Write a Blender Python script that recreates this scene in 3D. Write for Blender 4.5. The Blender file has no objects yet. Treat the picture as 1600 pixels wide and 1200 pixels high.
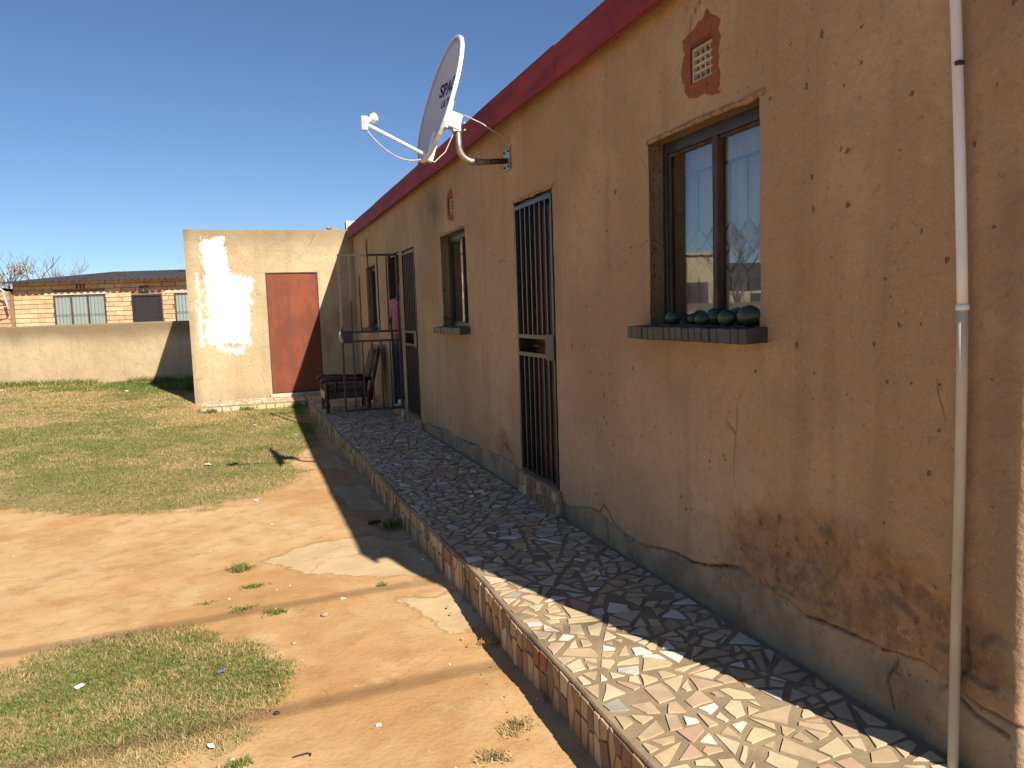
import bpy, bmesh, math, random
import numpy as np
from mathutils import Vector, Matrix
R = math.radians
random.seed(7); rng = np.random.default_rng(7)
SC = bpy.context.scene; COL = SC.collection

# ------------------------------------------------------------------ camera
CAM = Vector((-1.94, 0.0, 1.6)); FPX = 1200.0
YAW, PITCH, ROLL = R(18.925), R(5.555), .033
Fv = Vector((math.sin(YAW)*math.cos(PITCH), math.cos(YAW)*math.cos(PITCH), -math.sin(PITCH)))
r0 = Vector((math.cos(YAW), -math.sin(YAW), 0)); u0 = r0.cross(Fv)
Rv = r0*math.cos(ROLL) - u0*math.sin(ROLL); Uv = Rv.cross(Fv)
cd = bpy.data.cameras.new('camera'); cam = bpy.data.objects.new('camera', cd); COL.objects.link(cam)
cd.sensor_width = 36; cd.lens = 36*FPX/1600; cd.clip_end = 2000; cd.clip_start = .05
m = Matrix.Identity(4)
for i in range(3): m[i][0], m[i][1], m[i][2], m[i][3] = Rv[i], Uv[i], -Fv[i], CAM[i]
cam.matrix_world = m; SC.camera = cam
def hit(px, py, ax, val):                                  # pixel of the photograph -> point on an axis plane
    d = Fv + Rv*((px-800)/FPX) - Uv*((py-600)/FPX)
    return CAM + d*((val-CAM[ax])/d[ax])

# ------------------------------------------------------------------ sky, sun, exposure
SUN = Vector((.385, -1.15, 1.0)).normalized()
W = bpy.data.worlds.new('World'); SC.world = W; W.use_nodes = True
wn = W.node_tree.nodes; wl = W.node_tree.links
sky = wn.new('ShaderNodeTexSky'); sky.sky_type = 'NISHITA'; sky.sun_disc = False
sky.sun_elevation = math.asin(SUN.z); sky.sun_rotation = math.atan2(SUN.x, SUN.y)
sky.altitude = 1500; sky.air_density = 1.0; sky.dust_density = .25; sky.ozone_density = 6.0
bg = wn['Background']; bg.inputs['Strength'].default_value = .062
wl.new(sky.outputs[0], bg.inputs['Color'])
ld = bpy.data.lights.new('sun', 'SUN'); ld.energy = 5.0; ld.angle = R(.53); ld.color = (1, .93, .80)
so = bpy.data.objects.new('sun', ld); COL.objects.link(so); so.location = (6, -14, 14)
so.rotation_euler = (-SUN).to_track_quat('-Z', 'Y').to_euler()
SC.view_settings.view_transform = 'Standard'; SC.view_settings.look = 'None'
SC.view_settings.exposure = .85; SC.view_settings.gamma = 1
SC.cycles.max_bounces = 6; SC.cycles.diffuse_bounces = 3; SC.cycles.glossy_bounces = 3; SC.cycles.transparent_max_bounces = 10

# ------------------------------------------------------------------ numpy noise
def _hash(ix, iy, s):
    h = np.sin(ix*127.1 + iy*311.7 + s*74.7)*43758.5453
    return h - np.floor(h)
def vnoise(x, y, s=0):
    ix = np.floor(x); iy = np.floor(y); fx = x-ix; fy = y-iy
    fx = fx*fx*(3-2*fx); fy = fy*fy*(3-2*fy)
    return (_hash(ix,iy,s)*(1-fx)+_hash(ix+1,iy,s)*fx)*(1-fy) + (_hash(ix,iy+1,s)*(1-fx)+_hash(ix+1,iy+1,s)*fx)*fy
def fbm(x, y, o=4, s=0):
    x = np.asarray(x, float); y = np.asarray(y, float); t = 0; a = .5
    for k in range(o): t = t + a*(vnoise(x*2**k, y*2**k, s+k*13)-.5); a *= .5
    return t
def sstep(a, b, x):
    t = np.clip((np.asarray(x, float)-a)/(b-a), 0, 1); return t*t*(3-2*t)
def poly_sd(px, py, poly):                                # signed distance, inside > 0
    px = np.asarray(px, float); py = np.asarray(py, float)
    d = np.full(px.shape, 1e9); ins = np.zeros(px.shape, bool); n = len(poly)
    for i in range(n):
        ax, ay = poly[i]; bx, by = poly[(i+1) % n]
        ex, ey = bx-ax, by-ay; wx, wy = px-ax, py-ay
        t = np.clip((wx*ex+wy*ey)/(ex*ex+ey*ey), 0, 1)
        d = np.minimum(d, np.hypot(wx-ex*t, wy-ey*t))
        c = ((ay > py) != (by > py)) & (px < (bx-ax)*(py-ay)/((by-ay) or 1e-9)+ax)
        ins ^= c
    return np.where(ins, d, -d)

# ------------------------------------------------------------------ materials
class NT:
    def __init__(s, name):
        s.m = bpy.data.materials.new(name); s.m.use_nodes = True; s.t = s.m.node_tree
        s.n = s.t.nodes; s.b = s.n['Principled BSDF']; s.out = s.n['Material Output']
        s.pos = s.n.new('ShaderNodeNewGeometry').outputs['Position']
    def put(s, sock, v):
        if hasattr(v, 'is_linked'): s.t.links.new(v, sock)
        elif isinstance(v, (tuple, list)) and sock.type == 'RGBA' and len(v) == 3: sock.default_value = (*v, 1)
        else: sock.default_value = v
    def vec(s, sc):
        if sc is None: return s.pos
        q = s.n.new('ShaderNodeVectorMath'); q.operation = 'MULTIPLY'; s.put(q.inputs[0], s.pos); q.inputs[1].default_value = sc
        return q.outputs[0]
    def noise(s, scale, detail=5, rough=.55, st=None, dist=0):
        q = s.n.new('ShaderNodeTexNoise'); q.inputs['Scale'].default_value = scale; q.inputs['Detail'].default_value = detail
        q.inputs['Roughness'].default_value = rough; q.inputs['Distortion'].default_value = dist
        s.put(q.inputs['Vector'], s.vec(st)); return q.outputs['Fac']
    def voro(s, scale, st=None, feature='F1', out='Distance', warp=0.):
        if warp:
            w = s.n.new('ShaderNodeTexNoise'); w.inputs['Scale'].default_value = scale*1.7; w.inputs['Detail'].default_value = 2; s.put(w.inputs['Vector'], s.pos)
            k = s.n.new('ShaderNodeVectorMath'); k.operation = 'MULTIPLY_ADD'; s.put(k.inputs[0], w.outputs['Color']); k.inputs[1].default_value = (warp,)*3; s.put(k.inputs[2], s.vec(st))
            q = s.n.new('ShaderNodeTexVoronoi'); q.feature = feature; q.inputs['Scale'].default_value = scale; s.put(q.inputs['Vector'], k.outputs[0]); return q.outputs if out is None else q.outputs[out]
        q = s.n.new('ShaderNodeTexVoronoi'); q.feature = feature; q.inputs['Scale'].default_value = scale
        s.put(q.inputs['Vector'], s.vec(st)); return q.outputs[out]
    def ramp(s, v, a, b, lo=0., hi=1.):
        q = s.n.new('ShaderNodeMapRange'); q.interpolation_type = 'SMOOTHSTEP'
        s.put(q.inputs[0], v); q.inputs[1].default_value = a; q.inputs[2].default_value = b
        q.inputs[3].default_value = lo; q.inputs[4].default_value = hi; return q.outputs[0]
    def math(s, op, a, b=0.):
        q = s.n.new('ShaderNodeMath'); q.operation = op; s.put(q.inputs[0], a); s.put(q.inputs[1], b); return q.outputs[0]
    def mix(s, f, a, b, mode='MIX'):
        q = s.n.new('ShaderNodeMix'); q.data_type = 'RGBA'; q.blend_type = mode
        s.put(q.inputs[0], f); s.put(q.inputs[6], a); s.put(q.inputs[7], b); return q.outputs[2]
    def attr(s, name, out='Fac'):
        q = s.n.new('ShaderNodeAttribute'); q.attribute_name = name; return q.outputs[out]
    def bump(s, h, strength=.3, dist=.02, prev=None):
        q = s.n.new('ShaderNodeBump'); q.inputs['Strength'].default_value = strength; q.inputs['Distance'].default_value = dist
        s.put(q.inputs['Height'], h)
        if prev is not None: s.put(q.inputs['Normal'], prev)
        return q.outputs[0]
    def done(s, color, rough=.8, metal=0., spec=.3, normal=None):
        s.put(s.b.inputs['Base Color'], color); s.put(s.b.inputs['Roughness'], rough)
        s.b.inputs['Metallic'].default_value = metal; s.b.inputs['Specular IOR Level'].default_value = spec
        if normal is not None: s.put(s.b.inputs['Normal'], normal)
        return s.m
def M(name, c1, c2=None, scale=6, rough=.8, metal=0., spec=.3, bump=.15, bscale=60, st=None, lo=.35, hi=.65):
    t = NT(name)
    if c2 is None: c2 = tuple(c*.75 for c in c1)
    col = t.mix(t.ramp(t.noise(scale, 6, .6, st), lo, hi), c1, c2)
    return t.done(col, rough, metal, spec, t.bump(t.noise(bscale, 4), bump, .004))

def plaster(name, c1, c2, plinth=None, patch=False, pocks=((8, .70, .20, (1, 1, .6)), (24, .62, .30, (1, 1, .8)))):
    t = NT(name)
    n1 = t.noise(.9, 3, .6); n2 = t.noise(7, 4, .65); st = t.noise(1.0, 3, .6, (5, 5, .45))
    col = t.mix(t.ramp(n1, .36, .64), c1, c2)
    col = t.mix(t.ramp(n2, .4, .75, 0, .45), col, tuple(c*.72 for c in c1))
    col = t.mix(t.ramp(st, .5, .72, 0, .35), col, tuple(c*.66 for c in c2))
    col = t.mix(t.ramp(t.noise(2.6, 3, .7, (1,1,.8)), .60, .72, 0, .30), col, tuple(min(1, c*1.3) for c in c1))
    # fine scuffs and grime
    col = t.mix(t.ramp(t.noise(26, 3, .75), .54, .72, 0, .5), col, tuple(c*.6 for c in c2))
    col = t.mix(t.ramp(t.noise(90, 2, .7), .58, .72, 0, .4), col, tuple(min(1, c*1.3) for c in c1))
    # pock marks: only some cells, torn and of several sizes
    pm = None
    for sc_, sel0, r_, st_ in pocks:
        vo = t.voro(sc_, st_, out=None, warp=.05*9/sc_); pk = vo['Distance']; sel = vo['Color']
        q = t.n.new('ShaderNodeSeparateColor'); t.put(q.inputs[0], sel)
        rad = t.math('MULTIPLY', t.math('ADD', t.math('MULTIPLY', q.outputs[1], .7), .3), r_)
        e1 = t.math('SUBTRACT', t.math('ADD', pk, t.math('MULTIPLY', t.math('SUBTRACT', t.noise(sc_*5, 3, .7), .5), .34)), rad)
        p1 = t.math('MULTIPLY', t.ramp(e1, -.03, .05, 1, 0), t.ramp(q.outputs[0], sel0, sel0+.02))
        pm = p1 if pm is None else t.math('MAXIMUM', pm, p1)
    col = t.mix(t.math('MULTIPLY', pm, .78), col, tuple(c*.33 for c in c2))
    # hairline cracks and pale scuffs
    hc = t.math('MULTIPLY', t.ramp(t.voro(1.15, None, 'DISTANCE_TO_EDGE', warp=.35), .0, .006, 1, 0), t.ramp(t.noise(1.3, 3), .60, .66))
    col = t.mix(t.math('MULTIPLY', hc, .45), col, tuple(c*.4 for c in c2))
    sf_ = t.math('MULTIPLY', t.ramp(t.noise(17, 3, .75, (1, 1, 2.2)), .62, .70), t.ramp(t.noise(1.9, 4), .5, .6))
    col = t.mix(t.math('MULTIPLY', sf_, .35), col, tuple(min(1, c*1.45) for c in c1))
    h = t.math('SUBTRACT', t.math('ADD', t.math('MULTIPLY', t.noise(5, 3), .9), t.math('MULTIPLY', t.noise(40, 4, .7), .4)), t.math('MULTIPLY', t.math('MAXIMUM', pm, hc), .4))
    if plinth:
        och = t.attr('ochre'); nn = t.noise(5, 6, .7)
        of = t.ramp(t.math('ADD', och, t.math('MULTIPLY', t.math('SUBTRACT', nn, .5), .9)), .25, .8)
        col = t.mix(t.math('MULTIPLY', of, .72), col, t.mix(t.ramp(t.noise(6.5, 5, .8), .40, .60), (.31, .175, .085), (.14, .078, .042)))
        eff = t.math('MULTIPLY', of, t.ramp(t.noise(7, 4, .8), .57, .68))
        col = t.mix(t.math('MULTIPLY', eff, .6), col, (.46, .37, .30))
        pc = t.mix(t.ramp(t.noise(3.5, 4, .65), .35, .65), plinth, tuple(c*.62 for c in plinth))
        pc = t.mix(t.ramp(t.noise(22, 4, .7), .58, .75, 0, .5), pc, tuple(c*.45 for c in plinth))
        col = t.mix(t.attr('plinth'), col, pc)
        col = t.mix(t.attr('crack'), col, (.035, .025, .018))  # shade of the crack's depth put into the colour
        red = t.ramp(t.math('ADD', t.attr('redpatch'), t.math('MULTIPLY', t.math('SUBTRACT', t.noise(16, 4), .5), .08)), -.004, .006)
        col = t.mix(red, col, t.mix(t.noise(30, 4), (.36, .125, .06), (.20, .07, .04)))
        col = t.mix(t.math('MULTIPLY', t.attr('dark_zones'), t.ramp(t.noise(2.2, 5), .35, .6, .3, 1)), col, (.12, .088, .065))
        h = t.math('SUBTRACT', h, t.math('MULTIPLY', red, .5))
    if patch:
        e = t.math('ADD', t.math('MULTIPLY', t.math('SUBTRACT', t.noise(9, 6, .7, (1.6, 1, .8)), .5), .42), t.math('MULTIPLY', t.math('SUBTRACT', t.noise(45, 4, .7), .5), .16))
        w = t.ramp(t.math('ADD', t.attr('patch'), e), -.008, .022)
        col = t.mix(t.attr('grime'), col, tuple(c*.5 for c in c2))
        col = t.mix(w, col, t.mix(t.ramp(t.noise(14, 5), .4, .7), (.86, .83, .76), (.72, .67, .56)))
    return t.done(col, .92, 0, .15, t.bump(h, .8, .02))

MAT = {}
MAT['wall'] = plaster('house_plaster', (.48, .335, .20), (.385, .26, .148), plinth=(.39, .285, .175))
MAT['facade'] = plaster('outbuilding_plaster', (.50, .385, .235), (.42, .315, .185), patch=True, pocks=((19, .88, .16, (1, 1, .8)),))
MAT['boundary'] = plaster('boundary_plaster', (.50, .375, .225), (.42, .31, .18), patch=True, pocks=((19, .88, .16, (1, 1, .8)),))
MAT['cream'] = plaster('cream_plaster', (.62, .50, .33), (.55, .43, .27), pocks=((19, .88, .16, (1, 1, .8)),))
MAT['fascia'] = M('maroon_fascia_paint', (.30, .046, .052), (.19, .034, .042), 3, .75, spec=.15, bump=.2, bscale=25, st=(4, .6, 4))
MAT['roof'] = M('roof_sheet', (.20, .19, .18), None, 3, .6)
MAT['dark_roof'] = M('dark_roof_sheet', (.055, .042, .042), (.035, .03, .03), 3, .6)
MAT['black'] = M('black_enamel', (.018, .018, .019), (.035, .032, .03), 25, .45, spec=.5, bump=.1)
MAT['steel'] = M('gate_grey_steel', (.055, .055, .058), (.025, .024, .024), 18, .38, .35, .5, st=(6, 6, 1))
MAT['bareg'] = M('galvanised_steel', (.40, .39, .36), (.28, .26, .22), 20, .42, .75, .5)
MAT['dustyframe'] = M('dusty_window_frame', (.10, .068, .045), (.045, .034, .028), 14, .7, st=(1, 1, .3))
MAT['white'] = M('white_paint', (.80, .80, .78), (.70, .69, .66), 5, .45, spec=.4, bump=.05)
MAT['dish'] = M('dish_grey_paint', (.56, .57, .60), (.50, .51, .55), 4, .55, spec=.3, bump=.02)
MAT['pvc'] = M('white_conduit_plastic', (.80, .80, .80), (.70, .69, .66), 3, .45, spec=.4, bump=.05, st=(1, 1, .5))
MAT['barpaint'] = M('grey_bar_paint', (.16, .18, .21), None, 8, .6)
MAT['pvc_old'] = M('yellowed_conduit_plastic', (.62, .54, .40), (.44, .35, .23), 4, .55, spec=.35, bump=.08, st=(1, 1, .35))
MAT['lip'] = M('rough_ochre_cement', (.40, .27, .15), (.22, .14, .08), 25, .95, spec=.1, bump=.6, bscale=80)
MAT['ink'] = M('dark_blue_ink', (.03, .04, .09), None, 5, .6)
MAT['rust'] = None
MAT['mortar'] = M('walkway_mortar', (.31, .225, .135), (.22, .16, .10), 5, .9, spec=.15, bump=.5, bscale=90)
MAT['slate'] = M('black_sill_tile', (.035, .035, .037), (.06, .058, .056), 16, .5, spec=.45, bump=.2)
MAT['avocado'] = M('avocado_skin', (.018, .040, .016), (.035, .058, .022), 30, .38, spec=.5, bump=.3, bscale=140)
MAT['interior'] = M('interior_wall', (.36, .33, .28), None, 2, .9)
MAT['floor'] = M('interior_floor', (.10, .06, .045), None, 2, .6)
MAT['brown'] = M('brown_door_wood', (.17, .06, .032), (.09, .034, .02), 9, .55, spec=.4, st=(4, 4, .4))
MAT['chairwood'] = M('dark_red_varnished_wood', (.075, .022, .014), (.035, .012, .009), 9, .38, spec=.5, bump=.1)
MAT['cushion'] = M('brown_patterned_fabric', (.16, .115, .07), (.06, .04, .028), 26, .95, bump=.3, lo=.45, hi=.55)
MAT['curtain'] = None
MAT['brickA'] = M('buff_brick', (.56, .40, .23), (.47, .31, .17), 4, .9, bump=.4, bscale=40)
MAT['brickB'] = M('pale_brick', (.62, .48, .30), (.52, .38, .23), 4, .9, bump=.4, bscale=40)
MAT['brickC'] = M('pink_brick', (.50, .33, .23), (.42, .26, .17), 4, .9, bump=.4, bscale=40)
MAT['joint'] = M('brick_joint', (.30, .19, .11), None, 9, .95)
MAT['concrete'] = M('pale_concrete', (.55, .48, .36), (.45, .38, .27), 6, .9, bump=.3)
MAT['bark'] = M('grey_bark', (.17, .125, .09), (.10, .07, .05), 20, .9)
MAT['dryleaf'] = M('dry_orange_leaf', (.34, .17, .06), (.24, .12, .05), 20, .9)
MAT['stone'] = M('pale_stone', (.42, .32, .22), (.30, .21, .13), 30, .9, bump=.4)
MAT['paper'] = M('white_scrap', (.78, .78, .76), (.66, .66, .64), 30, .7)
MAT['bluepl'] = M('blue_scrap', (.10, .18, .34), None, 30, .5)
MAT['soilclod'] = M('soil_clod', (.34, .21, .11), (.24, .14, .07), 30, .95, bump=.4)
MAT['redbrick'] = M('red_brick', (.36, .14, .075), (.27, .10, .055), 12, .9, bump=.4)
MAT['shutter'] = M('roller_shutter', (.13, .08, .075), (.10, .06, .06), 6, .5)
MAT['skin'] = M('skin', (.095, .05, .032), (.08, .042, .027), 12, .55, spec=.35, bump=.04)
MAT['shirt'] = M('pink_cotton', (.55, .19, .24), (.48, .155, .20), 10, .9, bump=.2, bscale=200)
MAT['jeans'] = M('navy_denim', (.028, .034, .06), (.02, .025, .045), 12, .9, bump=.2, bscale=200)
MAT['hair'] = M('black_hair', (.012, .011, .01), None, 60, .8, bump=.6)
MAT['copper'] = M('beige_coax', (.55, .48, .40), None, 20, .5)
TILE = [M('tile_cream', (.60, .48, .31), (.50, .39, .24), 9, .55, spec=.4, bump=.08),
        M('tile_beige', (.50, .37, .23), (.41, .29, .18), 9, .55, spec=.4, bump=.08),
        M('tile_pink', (.48, .31, .21), (.42, .27, .19), 9, .55, spec=.4, bump=.08),
        M('tile_white', (.76, .69, .57), (.66, .60, .49), 6, .4, spec=.45, bump=.05),
        M('tile_grey_marble', (.45, .43, .39), (.60, .57, .51), 12, .4, spec=.45, bump=.05, st=(1, 3, 1)),
        M('tile_terracotta', (.40, .21, .12), (.33, .16, .09), 9, .6, spec=.35, bump=.1),
        M('tile_greygreen', (.35, .34, .28), (.27, .26, .21), 9, .5, spec=.4, bump=.08),
        M('tile_sand', (.55, .41, .24), (.46, .34, .19), 9, .6, spec=.35, bump=.1)]
TW = [.34, .27, .09, .07, .04, .02, .02, .15]
STONEF = [M('facing_ochre', (.40, .26, .12), (.30, .19, .085), 12, .7, bump=.3), M('facing_tan', (.48, .34, .19), (.38, .26, .13), 12, .7, bump=.3),
          M('facing_brown', (.26, .165, .09), (.19, .12, .065), 12, .7, bump=.3), M('facing_rust', (.34, .16, .08), (.26, .12, .06), 12, .7, bump=.3)]

def rust_mat():
    t = NT('weathered_red_door_paint')
    col = t.mix(t.ramp(t.noise(2.2, 6, .65, (1, 1, .7)), .38, .62), (.225, .058, .026), (.155, .041, .021))
    col = t.mix(t.ramp(t.noise(4, 6, .7, (4, 1, .5)), .50, .66, 0, .85), col, (.12, .05, .034))
    col = t.mix(t.ramp(t.noise(9, 6, .75, (3, 1, 1)), .62, .74, 0, .5), col, (.27, .15, .095))
    col = t.mix(t.ramp(t.noise(60, 3, .7), .66, .74, 0, .7), col, (.09, .05, .035))
    return t.done(col, .72, 0, .3, t.bump(t.noise(6, 5), .3, .01))
MAT['rust'] = rust_mat()
def cloth_mat(name, c, tr=.35):
    t = NT(name); t.done(t.mix(t.noise(3, 4), c, tuple(x*.85 for x in c)), .95, 0, .1, t.bump(t.noise(180, 2), .1, .002))
    tl = t.n.new('ShaderNodeBsdfTranslucent'); tl.inputs[0].default_value = (*c, 1)
    mx = t.n.new('ShaderNodeMixShader'); mx.inputs[0].default_value = tr
    t.t.links.new(t.b.outputs[0], mx.inputs[1]); t.t.links.new(tl.outputs[0], mx.inputs[2]); t.t.links.new(mx.outputs[0], t.out.inputs[0])
    return t.m
MAT['curtain'] = cloth_mat('white_voile', (.82, .82, .80)); MAT['ycurtain'] = cloth_mat('cream_curtain', (.74, .64, .42))
def glass_mat():
    t = NT('window_glass'); t.n.remove(t.b)
    lw = t.n.new('ShaderNodeLayerWeight'); lw.inputs[0].default_value = .5
    fr = t.math('ADD', t.math('MULTIPLY', t.math('POWER', lw.outputs['Facing'], 5.0), .85), .125)
    bm = t.bump(t.noise(2.2, 2), .012, .02); 
    tr = t.n.new('ShaderNodeBsdfTransparent'); tr.inputs[0].default_value = (.90, .93, .92, 1)
    gl = t.n.new('ShaderNodeBsdfGlossy'); gl.inputs['Roughness'].default_value = .0; t.put(gl.inputs['Normal'], bm)
    mx = t.n.new('ShaderNodeMixShader'); L = t.t.links.new
    L(fr, mx.inputs[0]); L(tr.outputs[0], mx.inputs[1]); L(gl.outputs[0], mx.inputs[2]); L(mx.outputs[0], t.out.inputs[0])
    return t.m
MAT['glass'] = glass_mat()
def grass_mat(name):
    t = NT(name); col = t.attr('col', 'Color'); t.done(col, .7, 0, .2)
    tl = t.n.new('ShaderNodeBsdfTranslucent'); t.put(tl.inputs[0], col)
    mx = t.n.new('ShaderNodeMixShader'); mx.inputs[0].default_value = .25
    t.t.links.new(t.b.outputs[0], mx.inputs[1]); t.t.links.new(tl.outputs[0], mx.inputs[2]); t.t.links.new(mx.outputs[0], t.out.inputs[0])
    return t.m
MAT['grass'] = grass_mat('grass_blades')
def ground_mat():
    t = NT('red_soil')
    a = t.noise(.8, 5, .6); b = t.noise(5, 4, .65); c = t.noise(40, 3, .7)
    col = t.mix(t.ramp(a, .40, .60), (.50, .325, .165), (.42, .235, .10))
    col = t.mix(t.ramp(b, .45, .72, 0, .7), col, (.34, .18, .075))
    col = t.mix(t.ramp(t.noise(2.2, 5, .65), .56, .70, 0, .5), col, (.52, .37, .205))
    col = t.mix(t.ramp(c, .58, .8, 0, .5), col, (.24, .14, .07))
    col = t.mix(t.ramp(t.noise(150, 3, .7), .62, .78, 0, .5), col, (.52, .40, .26))
    cm = t.ramp(t.math('ADD', t.attr('cement'), t.math('MULTIPLY', t.math('SUBTRACT', t.noise(7, 6, .7), .5), .22)), -.012, .03)
    cc = t.mix(t.ramp(t.noise(3, 6, .6), .35, .65), (.52, .39, .225), (.45, .325, .18))
    col = t.mix(t.math('MULTIPLY', cm, .85), col, cc)
    g = t.attr('turf'); gn = t.noise(24, 5, .7)
    gc = t.mix(t.ramp(gn, .4, .62), (.115, .125, .035), (.30, .215, .10))
    col = t.mix(t.math('MULTIPLY', t.ramp(t.math('ADD', g, t.math('MULTIPLY', t.math('SUBTRACT', t.noise(9, 5), .5), .5)), -.06, .12), .8), col, gc)
    crk_ = t.math('MULTIPLY', t.ramp(t.voro(1.6, None, 'DISTANCE_TO_EDGE', warp=.4), .0, .012, 1, 0), t.math('ADD', t.math('MULTIPLY', cm, .6), t.ramp(t.noise(1.1, 3), .56, .62, 0, .6)))
    col = t.mix(t.math('MULTIPLY', crk_, .55), col, (.17, .09, .04))
    rim = t.math('MULTIPLY', t.math('MULTIPLY', cm, t.math('SUBTRACT', 1.0, cm)), 2.4)
    col = t.mix(rim, col, (.28, .15, .065))
    h = t.math('ADD', t.math('ADD', t.math('MULTIPLY', b, .5), t.math('MULTIPLY', c, .25)), t.math('ADD', t.math('MULTIPLY', t.noise(140, 3), .10), t.math('MULTIPLY', cm, .18)))
    return t.done(col, .95, 0, .12, t.bump(h, .7, .017))
MAT['ground'] = ground_mat()

# ------------------------------------------------------------------ mesh helpers
class MB:
    def __init__(s): s.v = []; s.f = []; s.mi = []
    def poly(s, pts, mi=0):
        n = len(s.v); s.v += [tuple(p) for p in pts]; s.f.append(tuple(range(n, n+len(pts)))); s.mi.append(mi); return s
    def box(s, a, b, mi=0):
        x0,x1 = sorted((a[0],b[0])); y0,y1 = sorted((a[1],b[1])); z0,z1 = sorted((a[2],b[2])); n = len(s.v)
        s.v += [(x0,y0,z0),(x1,y0,z0),(x1,y1,z0),(x0,y1,z0),(x0,y0,z1),(x1,y0,z1),(x1,y1,z1),(x0,y1,z1)]
        for q in ((0,3,2,1),(4,5,6,7),(0,1,5,4),(1,2,6,5),(2,3,7,6),(3,0,4,7)): s.f.append(tuple(n+i for i in q)); s.mi.append(mi)
        return s
    def obox(s, c, ax, ay, az, mi=0):                      # oriented box, half-axes
        c, ax, ay, az = map(Vector, (c, ax, ay, az)); n = len(s.v)
        for k in ((-1,-1,-1),(1,-1,-1),(1,1,-1),(-1,1,-1),(-1,-1,1),(1,-1,1),(1,1,1),(-1,1,1)):
            s.v.append(tuple(c+ax*k[0]+ay*k[1]+az*k[2]))
        for q in ((0,3,2,1),(4,5,6,7),(0,1,5,4),(1,2,6,5),(2,3,7,6),(3,0,4,7)): s.f.append(tuple(n+i for i in q)); s.mi.append(mi)
        return s
    def tube(s, pts, rad, n=8, mi=0, caps=True):
        pts = [Vector(p) for p in pts]
        if not hasattr(rad, '__len__'): rad = [rad]*len(pts)
        base = len(s.v); ref = None
        for i, p in enumerate(pts):
            t = (pts[min(i+1, len(pts)-1)]-pts[max(i-1, 0)]).normalized()
            if ref is None: ref = Vector((0,0,1)) if abs(t.z) < .9 else Vector((1,0,0))
            a = (ref - t*ref.dot(t)).normalized(); ref = a; b = t.cross(a)
            for k in range(n):
                w = 2*math.pi*k/n; s.v.append(tuple(p+(a*math.cos(w)+b*math.sin(w))*rad[i]))
        for i in range(len(pts)-1):
            for k in range(n):
                a0 = base+i*n+k; a1 = base+i*n+(k+1) % n
                s.f.append((a0, a1, a1+n, a0+n)); s.mi.append(mi)
        if caps:
            s.f.append(tuple(base+k for k in reversed(range(n)))); s.mi.append(mi)
            s.f.append(tuple(base+(len(pts)-1)*n+k for k in range(n))); s.mi.append(mi)
        return s
    def prism(s, poly, h0, h1, fn, mi=0, inset=0.):        # 2-D polygon extruded; fn(u,v,h) -> xyz
        n = len(poly); b = len(s.v); cx = sum(p[0] for p in poly)/n; cy = sum(p[1] for p in poly)/n
        s.v += [tuple(fn(u, v, h0)) for u, v in poly]
        s.v += [tuple(fn(cx+(u-cx)*(1-inset), cy+(v-cy)*(1-inset), h1)) for u, v in poly]
        for k in range(n): s.f.append((b+k, b+(k+1) % n, b+n+(k+1) % n, b+n+k)); s.mi.append(mi)
        s.f.append(tuple(b+n+k for k in range(n))); s.mi.append(mi); return s
    def lathe(s, prof, c, n=20, mi=0, axis=Vector((0,0,1))):  # prof: (r,h)
        axis = Vector(axis).normalized(); ref = Vector((1,0,0)) if abs(axis.x) < .9 else Vector((0,1,0))
        a = (ref-axis*ref.dot(axis)).normalized(); b = axis.cross(a); base = len(s.v); c = Vector(c)
        for r, h in prof:
            for k in range(n):
                w = 2*math.pi*k/n; s.v.append(tuple(c+axis*h+(a*math.cos(w)+b*math.sin(w))*r))
        for i in range(len(prof)-1):
            for k in range(n):
                s.f.append((base+i*n+k, base+i*n+(k+1) % n, base+(i+1)*n+(k+1) % n, base+(i+1)*n+k)); s.mi.append(mi)
        return s
    def build(s, name, mats, parent=None, smooth=False, bevel=0., flip=True):
        me = bpy.data.meshes.new(name)
        V = np.array(s.v, float); o = np.array([(V[:,0].min()+V[:,0].max())/2, (V[:,1].min()+V[:,1].max())/2, V[:,2].min()])
        me.from_pydata((V-o).tolist(), [], s.f)
        mats = mats if isinstance(mats, (list, tuple)) else [mats]
        for q in mats: me.materials.append(MAT[q] if isinstance(q, str) else q)
        if len(mats) > 1: me.polygons.foreach_set('material_index', s.mi)
        if smooth: me.polygons.foreach_set('use_smooth', [True]*len(me.polygons))
        if flip:
            bm = bmesh.new(); bm.from_mesh(me); bmesh.ops.recalc_face_normals(bm, faces=bm.faces); bm.to_mesh(me); bm.free()
        me.update(); ob = bpy.data.objects.new(name, me); COL.objects.link(ob); ob.location = o
        if bevel:
            bv = ob.modifiers.new('bevel', 'BEVEL'); bv.width = bevel; bv.segments = 2; bv.limit_method = 'ANGLE'
        put_under(ob, parent); return ob
def world_loc(o):
    l = o.location.copy()
    while o.parent: o = o.parent; l += o.location
    return l
def put_under(ob, parent):                                 # all parents are unrotated, so only offsets matter
    if parent is not None: ob.parent = parent; ob.location = ob.location - world_loc(parent)
def empty(name, loc=(0,0,0)):
    o = bpy.data.objects.new(name, None); COL.objects.link(o); o.location = loc; o.empty_display_size = .2; return o
def tag(o, label=None, cat=None, group=None, kind=None):
    if label: o['label'] = label
    if cat: o['category'] = cat
    if group: o['group'] = group
    if kind: o['kind'] = kind
    return o
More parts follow.
